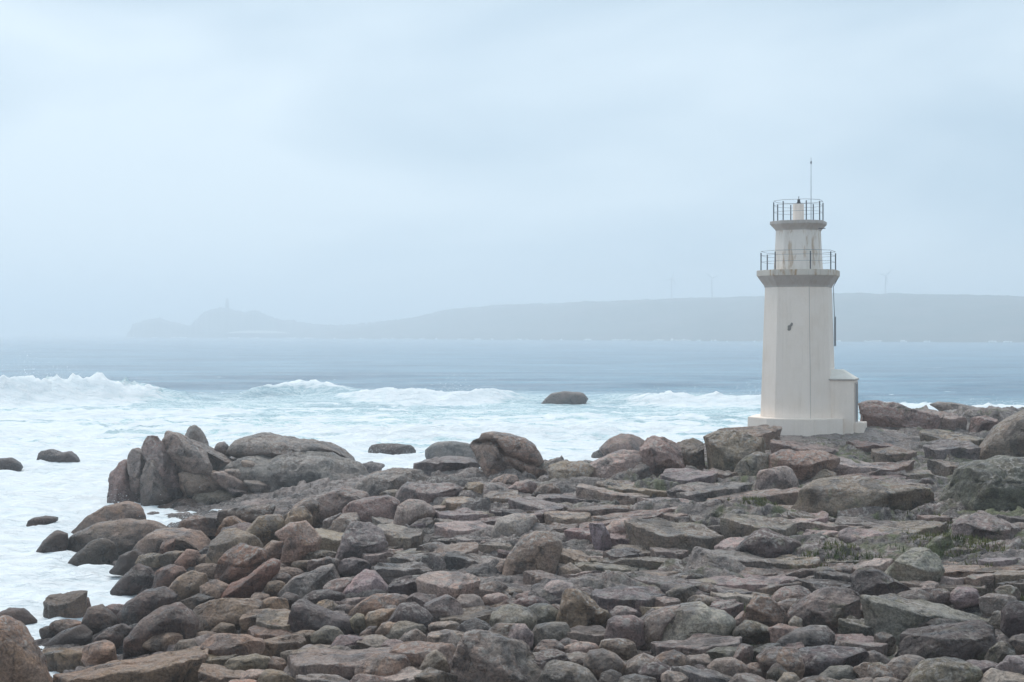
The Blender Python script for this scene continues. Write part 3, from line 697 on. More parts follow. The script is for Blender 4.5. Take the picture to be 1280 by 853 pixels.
def place_plate(ppx, col, thin=.5):
    """slab read from the photo: its front foot meets the ground, its far edge shows at the top of the outline."""
    ppx = np.asarray(ppx, float); COUNT[0] += 1; seed = COUNT[0]; COVER.append(ppx)
    x0, x1, y0, y1 = ppx[:, 0].min(), ppx[:, 0].max(), ppx[:, 1].min(), ppx[:, 1].max()
    D = ground_hit(min(max((x0 + x1) / 2, -40), 1400), y1 - .06 * (y1 - y0)) or 80.0
    m = D / F; w = (x1 - x0) * m * 1.14; hm = (y1 - y0) * m; r = np.random.default_rng(seed)
    dep = w * r.uniform(.55, .85); t = min(max(thin * hm, .12), .75)
    zf = CZ - (y1 - HOR) * m; Db = D + dep; zb = CZ - (y0 - HOR) / F * Db
    pitch = float(np.clip((zb - zf - t) / dep, -.06, .42))
    up = ppx[ppx[:, 1] < (y0 + y1) / 2]; roll = 0.0
    if len(up) > 2: roll = float(np.clip(-np.polyfit(up[:, 0], up[:, 1], 1)[0], -.3, .3)) * .9 + r.normal(0, .075)
    V, Fc = plate_geo(w, dep, t, pitch, roll, seed, .55)
    TRIS[0] += len(Fc)
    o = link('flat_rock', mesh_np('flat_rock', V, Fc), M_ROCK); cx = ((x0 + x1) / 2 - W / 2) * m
    o.location = (cx, D, zf); o.rotation_euler = (0, 0, r.uniform(-.12, .12)); o.color = (*rock_tint(col, seed, ppx), 1)
    PLACED.append((o, math.sqrt((x1 - x0) * (y1 - y0)), col))
    return o
BL = {'b': 'boulder', 's': 'flat_rock', 'k': 'rock_block'}
ROCKS = '''
D b 2.3 0 g|rounded brown hump lying on the large low rock at the foam's edge|340,172 400,110 470,72 560,55 620,68 658,125 640,160 500,170 420,180 330,220
D b 2.3 0 u|large low smooth rock sloping into the white foam|270,295 330,200 440,142 560,132 680,140 748,180 760,240 640,270 510,275 450,305 300,302
D b 2.4 0 d|dark pointed lobe of rock at the foot of the large low foam rock|298,340 340,285 410,225 450,214 502,235 518,295 490,325 400,342
D b 2.4 0 d|small dark rock standing alone in white foam|152,288 200,220 250,180 297,194 302,240 270,285 230,302 178,300
D b 2.6 0 d||498,355 540,290 600,264 655,300 665,345 590,368
D b 2.5 0 d|dark wet dome with a ragged foot at the edge of the foam|503,438 560,370 610,328 662,345 705,400 692,428 600,446 540,456
D b 2.6 0 r||688,368 740,328 812,344 834,380 780,414 700,424
D b 2.3 0 g|smooth brown oval boulder lying beside the foam gullies|742,446 790,390 850,358 912,374 928,412 870,456 790,480
D b 2.5 0 d|broad dark boulder between the foam and the arched boulder|510,568 570,500 640,448 720,433 804,490 762,546 660,588 560,588
D b 2.3 0 d|long dark arched boulder curving down to the pebbles|515,724 545,670 590,632 640,566 720,518 790,503 842,545 874,590 864,645 740,668 605,730
D b 2.3 0 d|round charcoal boulder at the end of the foam inlet|368,580 400,524 450,508 514,570 508,614 430,645 385,620
D b 2.5 0 d||423,662 480,610 540,594 584,620 532,686 450,696
D b 2.5 0 d|dark low wedge in front of the round charcoal boulder|190,692 270,630 360,598 424,650 352,696
D s 2.6 0 g|slanting grey slab poking out of the foam inlet|152,552 230,495 340,443 353,465 290,525 230,566 168,578
D b 2.5 0 g||278,520 350,464 392,480 398,520 340,540
D b 2.3 0 d|smooth rounded rock at the brink of the foam above the corner boulder|-40,560 40,523 100,528 154,576 134,606 60,606 -40,600
D b 2.5 0 t|huge rounded brown boulder filling the corner beside the foam|-60,590 20,568 70,598 132,680 184,760 206,853 210,960 -60,960
D s 3.0 .2 g|long layered slab running out from the huge corner boulder|186,770 300,730 500,738 645,740 800,825 910,870 700,890 300,890 196,875
D s 2.8 .2 g||156,708 230,688 330,698 436,733 424,755 300,766 176,750
D b 2.2 0 g|small egg-shaped boulder perched behind the layered slab|642,682 680,648 750,635 812,648 828,682 790,714 700,719 648,704
D b 2.6 .3 p|squat pinkish boulder with a cracked top in the cobble field|886,696 960,638 1060,638 1164,668 1170,714 1100,756 1040,786 960,748
D b 2.7 .2 p|pinkish flat-topped boulder with a dark shaded front|862,524 950,488 1080,463 1164,500 1154,566 1040,606 960,606 900,636 868,594
D b 2.4 0 g||926,636 980,588 1042,598 1049,646
D b 2.6 .2 t|tan cracked boulder crowning the brown jumble below the outcrop|932,298 940,228 990,178 1060,168 1132,198 1164,250 1154,286 1050,290 980,340 950,340
D k 2.8 0 r|blocky brown rock under the tan cracked boulder|946,378 1000,280 1060,243 1164,253 1186,312 1100,336 1040,376 990,408
D b 2.3 0 r|russet lens-shaped stone wedged under the blocky brown rock|982,396 1020,328 1100,313 1166,324 1122,376 1050,400
D b 2.5 0 r|long reddish boulder leaning into the dark gully|976,476 1000,418 1070,412 1130,358 1200,308 1238,320 1234,368 1170,426 1100,476
D k 2.8 0 p|small pinkish pointed stone on top of the brown jumble|966,186 1000,124 1050,110 1114,150 1084,188
D b 2.5 0 g||1080,196 1150,118 1230,108 1264,140 1244,206 1160,240 1096,220
D k 3.2 0 r|small upright dark red block among tan stones by the foam|698,306 725,223 778,218 760,296
D b 2.5 0 t||616,256 660,208 704,214 694,276 638,294
D b 2.5 0 g||780,316 830,263 882,268 904,312 852,350 798,346
D b 2.5 0 g||1160,276 1210,228 1258,228 1270,272 1242,316 1186,310
D b 2.4 0 d||796,496 880,463 964,480 904,522 840,550
D s 2.4 .2 u||600,240 690,180 800,175 900,190 960,200 930,250 800,260 680,262
D s 2.6 .2 g||1040,560 1150,530 1280,520 1330,560 1250,620 1120,640 1060,620
D s 2.6 .2 p||1100,640 1200,590 1330,600 1340,660 1240,680 1140,680
D s 2.6 .2 g||600,760 700,720 800,730 900,720 1010,790 960,840 800,835 700,790
D s 2.6 .2 p||900,780 960,790 1080,800 1120,840 1000,870 880,850
E b 2.3 0 d|dark sausage-shaped boulder sagging at one end|132,565 160,498 210,488 260,513 330,543 400,568 454,600 454,645 400,660 330,616 260,630 190,616 148,594
E b 2.2 0 o||262,514 290,483 340,493 383,530 372,560 320,550
E b 2.3 0 o|long smooth ochre boulder lying level above the cobbles|400,552 460,488 540,463 630,463 684,485 664,514 590,536 500,550 428,566
E b 2.2 0 o|smaller ochre loaf tucked under the long ochre boulder|476,586 500,543 560,528 632,528 604,586 530,606 482,611
E b 2.3 0 d|smooth charcoal boulder pressed against the ochre ones|586,588 640,508 700,498 762,543 804,590 796,648 740,632 680,600
E b 2.2 0 o||532,630 560,593 600,586 653,604 664,640 620,666 558,666
E b 2.2 0 t||412,580 450,546 488,558 484,616 450,626 422,606
E b 2.2 0 g||452,646 500,608 543,603 533,666 478,661
E s 2.5 .2 g||416,666 520,648 614,664 604,706 500,716 428,696
E b 2.4 0 g||606,698 660,638 710,613 759,650 754,682 660,692
E b 2.6 .2 t|banded boulder with a pale stripe beside the great foreground block|586,738 620,693 700,673 800,688 874,688 904,730 866,778 760,798 690,808 606,798
E k 2.8 0 g||716,808 760,738 800,708 856,760 856,798 770,838
E k 2.9 .45 g|great tilted grey block with a flat face at the foot of the shore|824,900 860,788 890,728 930,648 970,633 1080,658 1182,688 1244,740 1276,800 1280,910
E k 3.0 .2 l|grey block with a pale worn edge above the ochre boulders|380,464 440,388 480,355 522,363 572,420 616,464 540,473 470,478 398,482
E b 2.4 0 d||190,498 250,448 320,443 388,463 400,500 330,516 258,511
E k 2.7 0 g||296,208 340,138 400,98 442,98 459,140 412,176 378,208
E k 3.0 0 u|pitted pale-topped crag in the middle of the jumble|360,322 390,198 420,148 500,148 564,188 596,244 520,258 450,278 400,338
E b 2.6 0 l|pale beaked rock leaning like a seal|86,192 150,146 217,138 252,174 289,216 268,264 212,290 172,326 116,342 128,260 142,204
E b 2.5 0 g||122,114 180,73 232,88 249,132 200,156 138,150
E b 2.5 0 g||16,268 70,223 123,233 129,296 80,316
E b 2.2 0 p|large rounded pink boulder beside its pale grey twin|346,106 420,58 500,33 580,23 634,48 630,126 560,153 500,158 450,128 408,102
E b 2.2 0 l|pale grey rounded boulder touching the pink one|620,160 630,68 680,40 742,48 784,78 796,116 730,118 680,148 640,172
E s 2.8 .3 g||536,156 600,158 682,163 719,200 724,242 640,248 588,238 556,196
E s 2.6 .3 l||466,298 520,263 592,253 645,290 612,312 520,322
E s 2.6 .3 g||606,276 670,253 742,263 770,292 690,312 638,307
E s 2.8 .3 g|pale wedge slab dipping towards the grey block|740,330 800,300 850,278 930,248 973,243 964,286 880,318 800,350
E s 3.0 .4 l|broken pale-edged slab at the lip of the dark hollow|724,440 770,378 860,348 952,353 1004,385 984,428 900,470 820,510 768,480
E b 2.6 .2 l|cream cracked boulder above the big leaning boulder|1054,178 1080,128 1150,108 1232,108 1264,150 1204,196 1140,228 1066,218
E b 2.4 0 t|big smooth leaning boulder with a rounded crown amid the slabs|1094,376 1120,298 1180,218 1240,188 1302,188 1354,230 1364,292 1334,346 1260,388 1180,402
E b 2.5 0 l||1046,356 1090,308 1134,303 1108,376 1056,376
E b 2.3 0 e|greenish dome beside the upright wedge|1136,598 1180,538 1240,508 1302,508 1354,538 1344,588 1260,618 1178,618
E b 2.3 0 g||1016,648 1060,598 1150,593 1214,623 1226,686 1180,698 1056,668
E b 2.4 0 g||236,648 310,603 362,613 404,660 384,688 268,678
E s 3.0 .5 g|wide flat slab holding a rain puddle|54,800 130,738 260,718 400,698 534,738 566,780 504,818 300,838 150,848 86,828
E s 2.8 .4 g||146,708 260,678 402,683 444,702 300,728 180,748 96,766
E s 2.6 .3 l||526,820 640,793 734,813 746,890 526,890
E s 2.6 .3 g||130,850 200,803 322,808 386,838 380,910 126,910
E s 2.6 .3 u||-10,560 60,530 140,560 190,620 150,650 60,660 0,640
E s 2.6 .3 g||30,690 80,640 160,640 230,660 200,700 110,720 50,720
E k 2.6 .2 u||150,400 230,370 330,330 390,340 370,420 290,450 200,460 120,440
E s 2.6 .3 u||440,330 540,320 700,315 760,330 720,380 600,420 520,380
E s 2.6 .3 d||560,420 620,380 700,390 740,450 690,480 620,470
E s 2.8 .4 g||790,560 860,530 1000,520 1100,530 1130,570 1000,600 880,610
F b 2.3 0 l||-30,690 0,598 60,598 94,640 84,688 20,708
F b 2.2 0 e|smooth greenish cobble beside the upright wedge's foot|80,656 110,603 180,585 252,588 269,626 222,668 140,683 96,688
F k 3.2 0 t|upright pointed wedge of rock with a rusty flank|204,600 224,500 240,428 290,436 352,488 402,538 454,548 404,608 350,630 290,640 236,620
F b 2.3 0 g|plump grey boulder right of the upright wedge|416,648 430,578 470,558 542,563 589,588 578,640 586,690 500,680 436,675
F b 2.3 0 u||566,618 600,558 680,523 764,508 704,556 664,618 644,680 586,680
F b 2.5 .2 m|large pale mint-grey boulder with a broad crown|634,660 650,598 690,543 760,508 842,498 882,528 942,538 986,580 964,628 880,652 760,662 690,680 646,680
F s 3.0 .3 u|thick flat purple-grey slab below the mint-grey boulder|650,718 700,658 850,643 982,638 1055,660 1046,698 960,720 860,730 740,755 664,750
F b 2.2 0 g|pale oval cobble below the plump grey boulder|386,706 400,668 470,660 542,673 555,712 522,743 438,738
F b 2.3 0 t|brown cobble with a dark side next to the pale oval one|316,778 340,718 400,708 462,728 515,780 506,828 400,840 336,808
F b 2.2 0 p|pink-stained cobble next to the great tilted block|86,696 130,668 190,666 245,700 236,738 150,753 106,728
F b 2.2 0 l||230,698 300,673 372,683 395,717 332,740 258,748
F b 2.4 .2 g|dark-flanked cobble at the foot of the great tilted block|126,850 150,778 190,758 272,773 344,800 376,850 360,910 130,910
F b 2.2 0 p||380,870 400,813 440,798 484,818 488,890 384,890
F b 2.2 0 l||480,838 550,818 644,838 650,900 474,900
F b 2.2 0 d||556,808 600,768 662,766 724,800 736,848 680,860 598,840
F s 2.7 .3 u||762,870 800,803 870,788 942,808 1046,828 1050,900 750,900
F k 2.9 0 g||954,808 990,738 1020,688 1064,688 1076,742 1022,798
F k 2.7 0 t|pyramid-shaped brown boulder beside a white pebble|1024,570 1040,508 1090,468 1142,473 1192,518 1241,560 1204,600 1120,615 1056,605
F s 2.6 .2 l||894,514 960,488 1044,493 1006,568 960,555 916,538
F b 2.3 0 l||984,578 1030,533 1044,580 1004,598
F b 2.4 .2 l||1174,504 1230,483 1294,488 1298,535 1240,558 1196,526
F b 2.5 .2 e|moss-topped low rock beneath the pyramid-shaped boulder|980,628 1040,578 1092,588 1164,618 1176,658 1080,670 996,660
F k 2.8 .2 e||1064,698 1194,683 1206,746 1130,790 1074,768
F s 2.8 .3 g||734,770 850,723 924,718 946,756 830,785
F s 2.8 .3 g||220,690 300,638 402,598 436,642 384,664 300,680
F s 3.0 .8 g|big sloping slab with a dark overhung front in the middle shelf|494,205 540,138 640,123 742,148 834,188 926,250 906,290 800,275 720,250 598,228
F k 3.2 0 u|dark upright block at the end of the big sloping slab|340,150 402,148 434,200 441,268 388,278 356,212
F b 2.5 .2 l||404,178 450,138 524,123 508,198 440,230 396,208
F k 2.8 .5 l|pale ridged wedge sloping down among the thin shelves|758,360 790,288 830,253 902,278 984,308 1090,372 1020,395 900,382 796,382
F b 2.6 .3 d|dark pitted rock with a light crest above mossy ground|992,298 1020,238 1080,188 1132,173 1184,198 1264,223 1290,264 1204,300 1100,315
F s 2.6 .4 e||940,198 950,128 1020,98 1102,128 1182,118 1254,158 1268,208 1180,200 1090,190 1030,220 966,228
F s 2.6 .3 l||924,246 1000,213 1064,208 1014,268 946,288
F s 2.6 .2 t||210,264 260,268 312,298 376,310 344,338 300,353 226,318
F b 2.5 .2 g||210,348 260,323 315,360 284,388 216,383
F s 2.8 .3 g||304,356 400,323 522,318 606,334 584,368 480,380 376,384
F s 3.0 .4 u|thin-edged shelf of rock above the upright wedge's neighbours|384,470 440,428 562,438 666,458 646,498 520,520 428,540 366,508
F s 2.8 .3 g||424,266 520,253 585,298 566,328 470,330 416,318
F s 2.8 .3 g||614,276 700,253 785,268 766,308 680,314
F b 2.5 0 d||766,394 800,368 853,373 865,414 798,421
F s 3.0 .5 d|flat ledge with a dark shaded front edge on the middle shelf|712,96 800,63 902,63 960,90 946,118 830,120 736,113
F k 3.2 .3 l||565,80 630,68 640,102 572,102
F s 2.8 .5 p||60,420 130,375 230,370 280,395 200,430 110,440
F s 2.8 .5 u||260,400 350,370 450,385 430,430 330,440
F s 2.8 .5 g||560,410 660,380 760,400 740,440 640,450
F s 2.8 .5 u||880,430 1000,390 1150,380 1280,385 1290,420 1150,445 1000,455
F s 2.8 .5 l||860,480 960,450 1120,450 1230,470 1200,490 1040,500
H b 2.5 .2 g|rounded brown shoulder linking the outcrop to the shore rocks|1150,440 1280,376 1400,410 1440,520 1300,575 1170,550
H k 2.8 .2 u||1000,470 1100,440 1190,500 1170,575 1030,575
H k 2.6 .2 d|low dark rock at the foot of the outcrop beside the foam gully|610,510 760,478 900,480 970,520 900,570 760,585 630,575
H k 2.6 .2 d||370,580 480,532 600,545 645,600 520,630 395,625
H k 2.6 .2 u||630,600 760,572 865,600 860,670 700,685 640,650
H b 2.5 .1 t||815,560 860,528 950,530 965,600 900,670 800,650
H k 2.7 .2 g||950,560 1000,500 1060,485 1110,540 1080,600 980,600
H k 2.7 .2 u||1170,560 1260,520 1300,560 1290,640 1180,640
J b 2.4 .3 p|pink-capped rounded rock at the end of the block row by the sea|210,138 260,83 330,53 434,63 456,110 446,200 340,210 246,190
J b 2.5 .2 g||174,158 260,113 312,113 336,150 260,182 186,198
J k 3.2 .3 t|tall grey-brown block between the pink-capped rock and the lighthouse|436,76 560,72 645,108 650,240 560,268 480,300 436,240 426,130
J k 3.0 .3 t||626,103 720,73 760,88 760,250 650,250 630,190
J k 3.4 .55 t|big square-faced block with a rounded pale top before the lighthouse|744,92 840,43 962,36 1044,53 1106,122 1090,180 984,256 880,262 756,250
J s 2.8 .5 p|pink slab beneath the lighthouse plinth|820,60 900,23 1042,3 1140,36 1196,95 1110,136 1000,90
J k 3.0 .4 l|pale-topped wedge leaning against the tall grey-brown block|50,300 150,223 240,178 330,143 424,143 445,172 438,230 370,300 280,310 160,310
J b 2.6 0 d||370,262 430,203 474,230 478,312 400,322 368,298
J s 3.0 .45 u|flat grey slab lying before the square-faced block|554,292 580,258 700,238 782,233 855,255 796,310 700,330 590,345 554,330
J s 2.8 .4 g||784,248 860,233 945,250 938,300 860,310 796,300
J b 2.4 .1 e|green-tinged boulder behind the round boulder|924,298 950,218 1000,168 1060,148 1124,168 1118,240 1064,262 1044,314 978,318
J b 2.05 0 l|pale round boulder resting on flat sheet rock|1044,308 1063,253 1110,228 1180,213 1234,240 1266,300 1260,348 1200,377 1110,384 1060,360
J s 2.6 .3 g||584,366 640,328 724,338 748,386 660,400 596,394
J s 3.0 .6 l|light ledge with a black hollow under it|112,400 150,338 300,338 402,358 478,382 380,410 300,415 200,412 124,420
J s 2.8 .6 p|broad pinkish sheet slab before the round boulder|750,402 900,360 1040,372 1180,380 1290,372 1300,408 1160,440 960,450 816,435
J s 2.8 .4 u||374,336 480,298 564,298 568,338 470,350
J s 2.8 .4 g||204,326 270,293 374,293 396,332 300,343
J s 2.8 .5 p||20,470 120,440 260,430 400,440 420,480 300,500 120,500
J s 2.8 .5 u||620,380 720,370 840,350 1000,310 1040,330 960,365 820,395 700,410
J s 2.8 .5 l||530,460 600,450 720,490 700,530 620,530 560,500
J s 2.8 .5 g||700,500 800,480 880,490 860,520 760,530
I s 2.3 .3 u|long smooth whale-like bedrock hump behind the pink boulder|10,392 60,328 150,268 260,243 372,248 466,270 404,320 300,342 200,374 100,402 34,412
I s 2.5 .3 u||274,392 330,318 420,328 562,318 624,338 656,396 580,432 460,434 350,422
I k 2.8 0 o|small tan stone below the split boulder|634,358 660,316 722,313 766,334 746,388 690,400 646,390
I b 2.5 .2 p||754,348 800,293 870,268 924,278 936,306 862,342 798,360
I s 2.6 .3 g||754,382 800,353 882,358 946,370 926,410 850,440 776,430
I b 2.5 .2 p||854,358 920,313 982,298 1031,320 1016,360 940,375
I b 2.5 .2 g||1004,378 1050,328 1112,318 1166,360 1136,395 1056,400
I s 2.6 0 d||694,408 760,383 834,398 866,440 780,447 704,435
I s 2.6 .3 t||514,458 600,408 694,388 701,438 600,462
I b 2.4 0 g||510,438 540,398 579,403 586,440 540,450
I s 3.0 .5 l|long wavy pale-topped slab overhanging a dark gap|362,572 430,518 520,508 602,528 702,538 806,558 786,592 650,612 556,582
I s 2.8 .5 u||874,450 1000,408 1122,398 1206,430 1166,470 1020,480 914,482
I s 2.8 .5 u||474,490 560,453 702,448 786,480 746,520 600,535 496,520
I s 2.3 .3 u||334,230 450,188 562,178 700,190 710,260 560,275 440,285 344,262
I s 2.3 .3 u||70,225 140,203 226,220 150,275 84,262
I s 2.2 .3 t|smooth dark saddle of rock between the split boulder and the block row|1076,232 1160,203 1290,206 1340,240 1260,310 1130,330 1096,270
I s 2.8 .4 g||1060,500 1160,480 1290,460 1300,500 1200,520 1100,530
I s 2.8 .4 g||700,640 800,630 900,640 860,690 760,690
I s 2.8 .4 u||560,760 660,700 800,690 860,720 800,780 680,790
I k 2.7 .2 g||10,560 40,530 140,535 200,590 230,640 120,660 40,690 0,660
K k 3.4 .6 p|flat-topped block with a dark undercut face behind the lighthouse porch|383,66 470,53 602,63 692,98 802,118 886,182 824,206 700,212 560,190 386,172
K s 2.6 .4 p|long pinkish slab continuing behind the dark undercut block|590,78 720,83 852,103 964,123 1006,160 1010,206 880,200 800,150 690,115
K s 2.5 .3 p||990,146 1080,128 1166,160 1160,210 1006,206
K s 3.0 .5 t|brown ledge stepping down from the pinkish slab|694,240 780,203 902,198 1034,208 1116,235 1110,262 960,266 860,284 800,314 738,322 706,292
K s 2.6 .3 u||790,300 860,263 962,248 1086,258 1070,320 1004,382 900,377 836,352
K b 2.3 .2 g|huge smooth grey boulder rising at the side of the point|1030,395 1070,288 1120,218 1200,148 1262,108 1336,86 1450,150 1460,360 1280,370 1156,388
K b 2.4 .2 g||1204,338 1250,303 1324,293 1340,360 1226,365
K k 3.0 .25 f|massive dark green-stained block with a long level top|752,530 773,468 830,428 1000,393 1102,378 1182,363 1440,350 1460,650 1200,655 1050,660 900,665 796,640 760,590
K s 2.6 .3 e||814,408 860,363 962,373 1016,392 880,425 836,430
K b 2.4 .1 t||124,472 170,428 220,411 272,433 301,472 220,487
K s 3.0 .5 l|layered slab of thin pale sheets above the long humped rock|224,418 330,368 452,356 602,368 748,400 706,440 560,432 440,462 330,472 284,440
K s 2.8 .4 g||632,458 720,423 804,438 828,456 720,477
K k 2.8 0 d||694,508 740,463 794,458 798,512
K b 2.6 .3 g|long humped rock with lichen patches beside the massive dark block|44,632 66,580 100,508 180,473 302,463 422,458 562,488 722,508 776,522 778,618 640,630 480,668 380,678 250,668 96,655
K s 2.8 .4 r||382,318 460,273 562,258 626,280 564,310 470,332
K s 2.8 .4 g||454,328 540,298 642,293 726,320 686,360 560,372 484,360
K s 2.6 .4 p||-20,296 60,264 122,260 224,298 370,340 300,362 200,330 60,330
K b 2.5 .3 t|domed brown rock with a mossy edge beside the round boulder|-86,450 -64,338 0,308 80,318 202,318 294,348 274,400 180,424 80,474 0,494
K b 2.3 .3 l|smooth pale oval boulder bridging a dark hollow|284,800 300,738 360,723 482,738 562,758 617,812 604,842 500,847 378,837
K s 2.8 .5 e||492,748 640,698 762,688 862,688 936,692 844,750 740,802 636,812
K s 2.5 .4 u|purple-grey smooth slab below the massive dark block|840,752 930,688 1052,648 1152,658 1256,728 1310,786 1100,815 896,802
K s 2.8 .5 e||-10,648 100,638 222,668 306,695 244,730 140,712 36,692
K s 2.8 .5 l||110,780 200,735 300,730 290,790 180,800
G k 2.7 .3 m|mint-white lichen-covered boulder propped on a dark rock|676,388 700,298 760,268 852,260 894,290 910,352 884,398 800,450 738,430
G k 2.8 0 d|dark hollowed rock under the lichen-covered boulder|520,394 560,356 622,353 684,385 744,420 800,456 744,500 600,500 534,450
G s 2.8 .5 l||494,366 560,328 642,303 704,308 696,368 640,385 556,380
G s 2.8 .4 l||774,468 830,423 892,403 926,413 864,465
G k 2.8 .4 g|broad grey boulder with a rusty end in deep shade|234,540 260,488 330,453 422,441 544,443 570,480 546,570 480,612 400,614 296,580
G b 2.3 0 l||180,528 220,488 274,483 256,536 228,560
G s 2.6 .5 e||494,598 560,563 642,558 686,600 646,650 540,652 514,630
G s 2.8 .6 l|broad flat speckled slab with an upturned far edge|622,570 680,508 800,498 900,473 1002,478 1102,488 1188,530 1106,600 1000,612 900,580 800,612 700,652 652,620
G k 2.8 0 d||738,650 800,593 882,568 962,578 1008,607 904,640 800,652
G k 3.2 .2 d|massive dark slanting slab with a thin pale rim|682,700 740,648 900,623 1042,603 1152,588 1194,588 1192,645 1136,752 1080,784 960,766 840,766 712,765
G k 2.8 .2 g||1108,782 1130,698 1180,668 1234,698 1248,746 1180,792
G b 2.4 .2 e|greenish rounded boulder in front of the massive dark slanting slab|750,880 790,808 850,763 952,743 1034,748 1086,800 1090,910 750,910
G b 2.4 .2 d||1190,540 1230,493 1300,488 1360,500 1370,620 1250,655 1196,610
G b 2.4 .2 u|long purple-grey cobble lying across mossy stones|184,668 250,628 330,608 402,603 446,650 438,700 360,707 236,692
G b 2.4 .2 u|larger purple-grey boulder with a notched end below the long cobble|218,770 240,728 300,708 422,698 544,703 598,740 570,782 450,792 350,834 256,824
G b 2.2 0 u|smooth oval purple-grey cobble before the notched boulder|368,828 420,788 500,781 561,810 546,850 430,857 374,850
G b 2.3 0 u||538,808 600,773 645,788 638,850 566,840
G s 2.6 .3 u||198,698 260,678 336,690 304,714 228,734
G b 2.5 .3 l||24,798 70,768 133,773 140,840 56,842
G b 2.2 0 l||172,870 220,810 262,813 292,850 290,900 174,900
G b 2.3 .1 g||134,808 180,768 235,800 226,850 146,860
G s 2.8 .3 l||472,698 530,668 622,698 698,710 644,740 560,730
G s 2.8 .3 l||424,648 540,648 624,658 698,690 604,698 496,690
G b 2.5 .3 l||1056,870 1150,798 1244,818 1360,838 1370,900 1060,900
G b 2.2 0 l||228,598 260,558 294,573 290,618 248,630
G s 2.8 .5 l||900,290 980,255 1080,235 1150,250 1130,290 1020,300
G s 2.8 .5 l||1020,400 1100,375 1200,370 1210,400 1110,415
G s 2.8 .5 l||930,420 960,380 1040,390 1030,430
G s 2.8 .5 u||1120,330 1180,300 1290,290 1300,330 1200,350
G s 2.8 .5 g||-20,440 100,410 220,400 330,410 380,430 250,450 100,460
G s 2.8 .5 e||160,360 230,310 330,290 400,300 380,340 280,350
'''
ZONES = [(lambda x, y: x < 330 and y > 620, 'loose brown rock in the jumble between the white foam and the pebble field', 'rocks in the jumble by the foam'),
         (lambda x, y: y > 765, 'cobble in the packed stones at the foot of the shore', 'cobbles at the foot of the shore'),
         (lambda x, y: x > 880 and y > 640, 'pale slab piece in the mossy rock field under the lighthouse point', 'rocks of the mossy field'),
         (lambda x, y: x > 690 and y <= 640, 'weathered ledge stone on the bare point round the lighthouse', 'ledges on the lighthouse point'),
         (lambda x, y: y <= 640, 'smooth ledge stone on the low ground around the split boulder', 'ledges round the split boulder'),
         (lambda x, y: True, 'angular slab piece on the broken shelf in the middle of the shore', 'slab pieces on the middle shelf')]
SMALL = {'loose brown rock': 'loose_rock', 'cobble in the': 'cobble'}
def zone(o, ppx):
    x, y = np.mean([p[0] for p in ppx]), np.mean([p[1] for p in ppx])
    for f, lab, grp in ZONES:
        if f(x, y): return tag(o, lab, 'rock', grp)
for line in ROCKS.strip().splitlines():
    head, lab, ps = line.split('|'); reg, b, k, top, col = head.split()
    P = pts(reg, ps); slab = b == 's'; JIT[0] = .13 if lab else .36      # a labelled stone keeps the tone its label names
    wpx = max(p[0] for p in P) - min(p[0] for p in P); hpx = max(p[1] for p in P) - min(p[1] for p in P)
    o = place_plate(P, col) if slab and float(k) >= 2.6 else place_rock(BL[b], P, None, float(k) if b == 'b' else float(k) * 1.3 + .2, float(top), col, .55 if slab else (.22 if b == 'k' else 0), .40 * wpx * (ground_hit(min(max(np.mean([p[0] for p in P]), 0), 1300), max(p[1] for p in P) - .12 * hpx) or 80) / F if slab else None, cuts={'b': 6, 's': 8, 'k': 9}[b], rough=.8 if b == 'b' else 1.0, sink={'b': 1.3, 's': 2.2, 'k': 1.6}[b])
    if lab: tag(o, lab, {'b': 'boulder', 's': 'rock', 'k': 'boulder'}[b])
    else: zone(o, P)

JIT[0] = .15
# broad sheets of bedrock that carry the shelf: (centre px, row, half width px, colour)
for x, y, s, c, lab in ((760, 652, 82, 'p', 'broad pinkish bedrock sheet below the light ledge with the black hollow'), (905, 655, 75, 'u', 'broad mauve sheet of bedrock before the round boulder'), (690, 742, 78, 'u', 'wide mauve sheet around the thin-edged shelf'), (905, 735, 85, 'u', 'wide flat sheet beneath the pale ridged wedge'),
                     (1130, 670, 80, 'g', 'broad lichen-grey sheet below the long humped rock'), (1180, 742, 80, 'l', 'broad pale sheet behind the upturned speckled slab'), (560, 700, 70, 'u', 'broad dark mauve sheet beside the big leaning boulder'), (1080, 590, 70, 'g', 'broad bare sheet before the lighthouse point'),
                     (820, 612, 62, 'p', 'broad pink sheet before the row of blocks'), (640, 645, 60, 'u', 'broad grooved sheet under the long wavy pale-topped slab'), (1010, 712, 62, 'g', 'broad mossy-edged sheet below the dark pitted rock'), (790, 700, 60, 'l', 'broad pale sheet between the leaning boulder and the ridged wedge')):
    h = s * .15; P = [(x - s, y + h * .4), (x - s * .8, y - h * .7), (x, y - h), (x + s * .8, y - h * .8), (x + s, y + h * .3), (x, y + h)]
    o = place_plate(P, c, .3); COVER.pop(); tag(o, lab, 'rock')

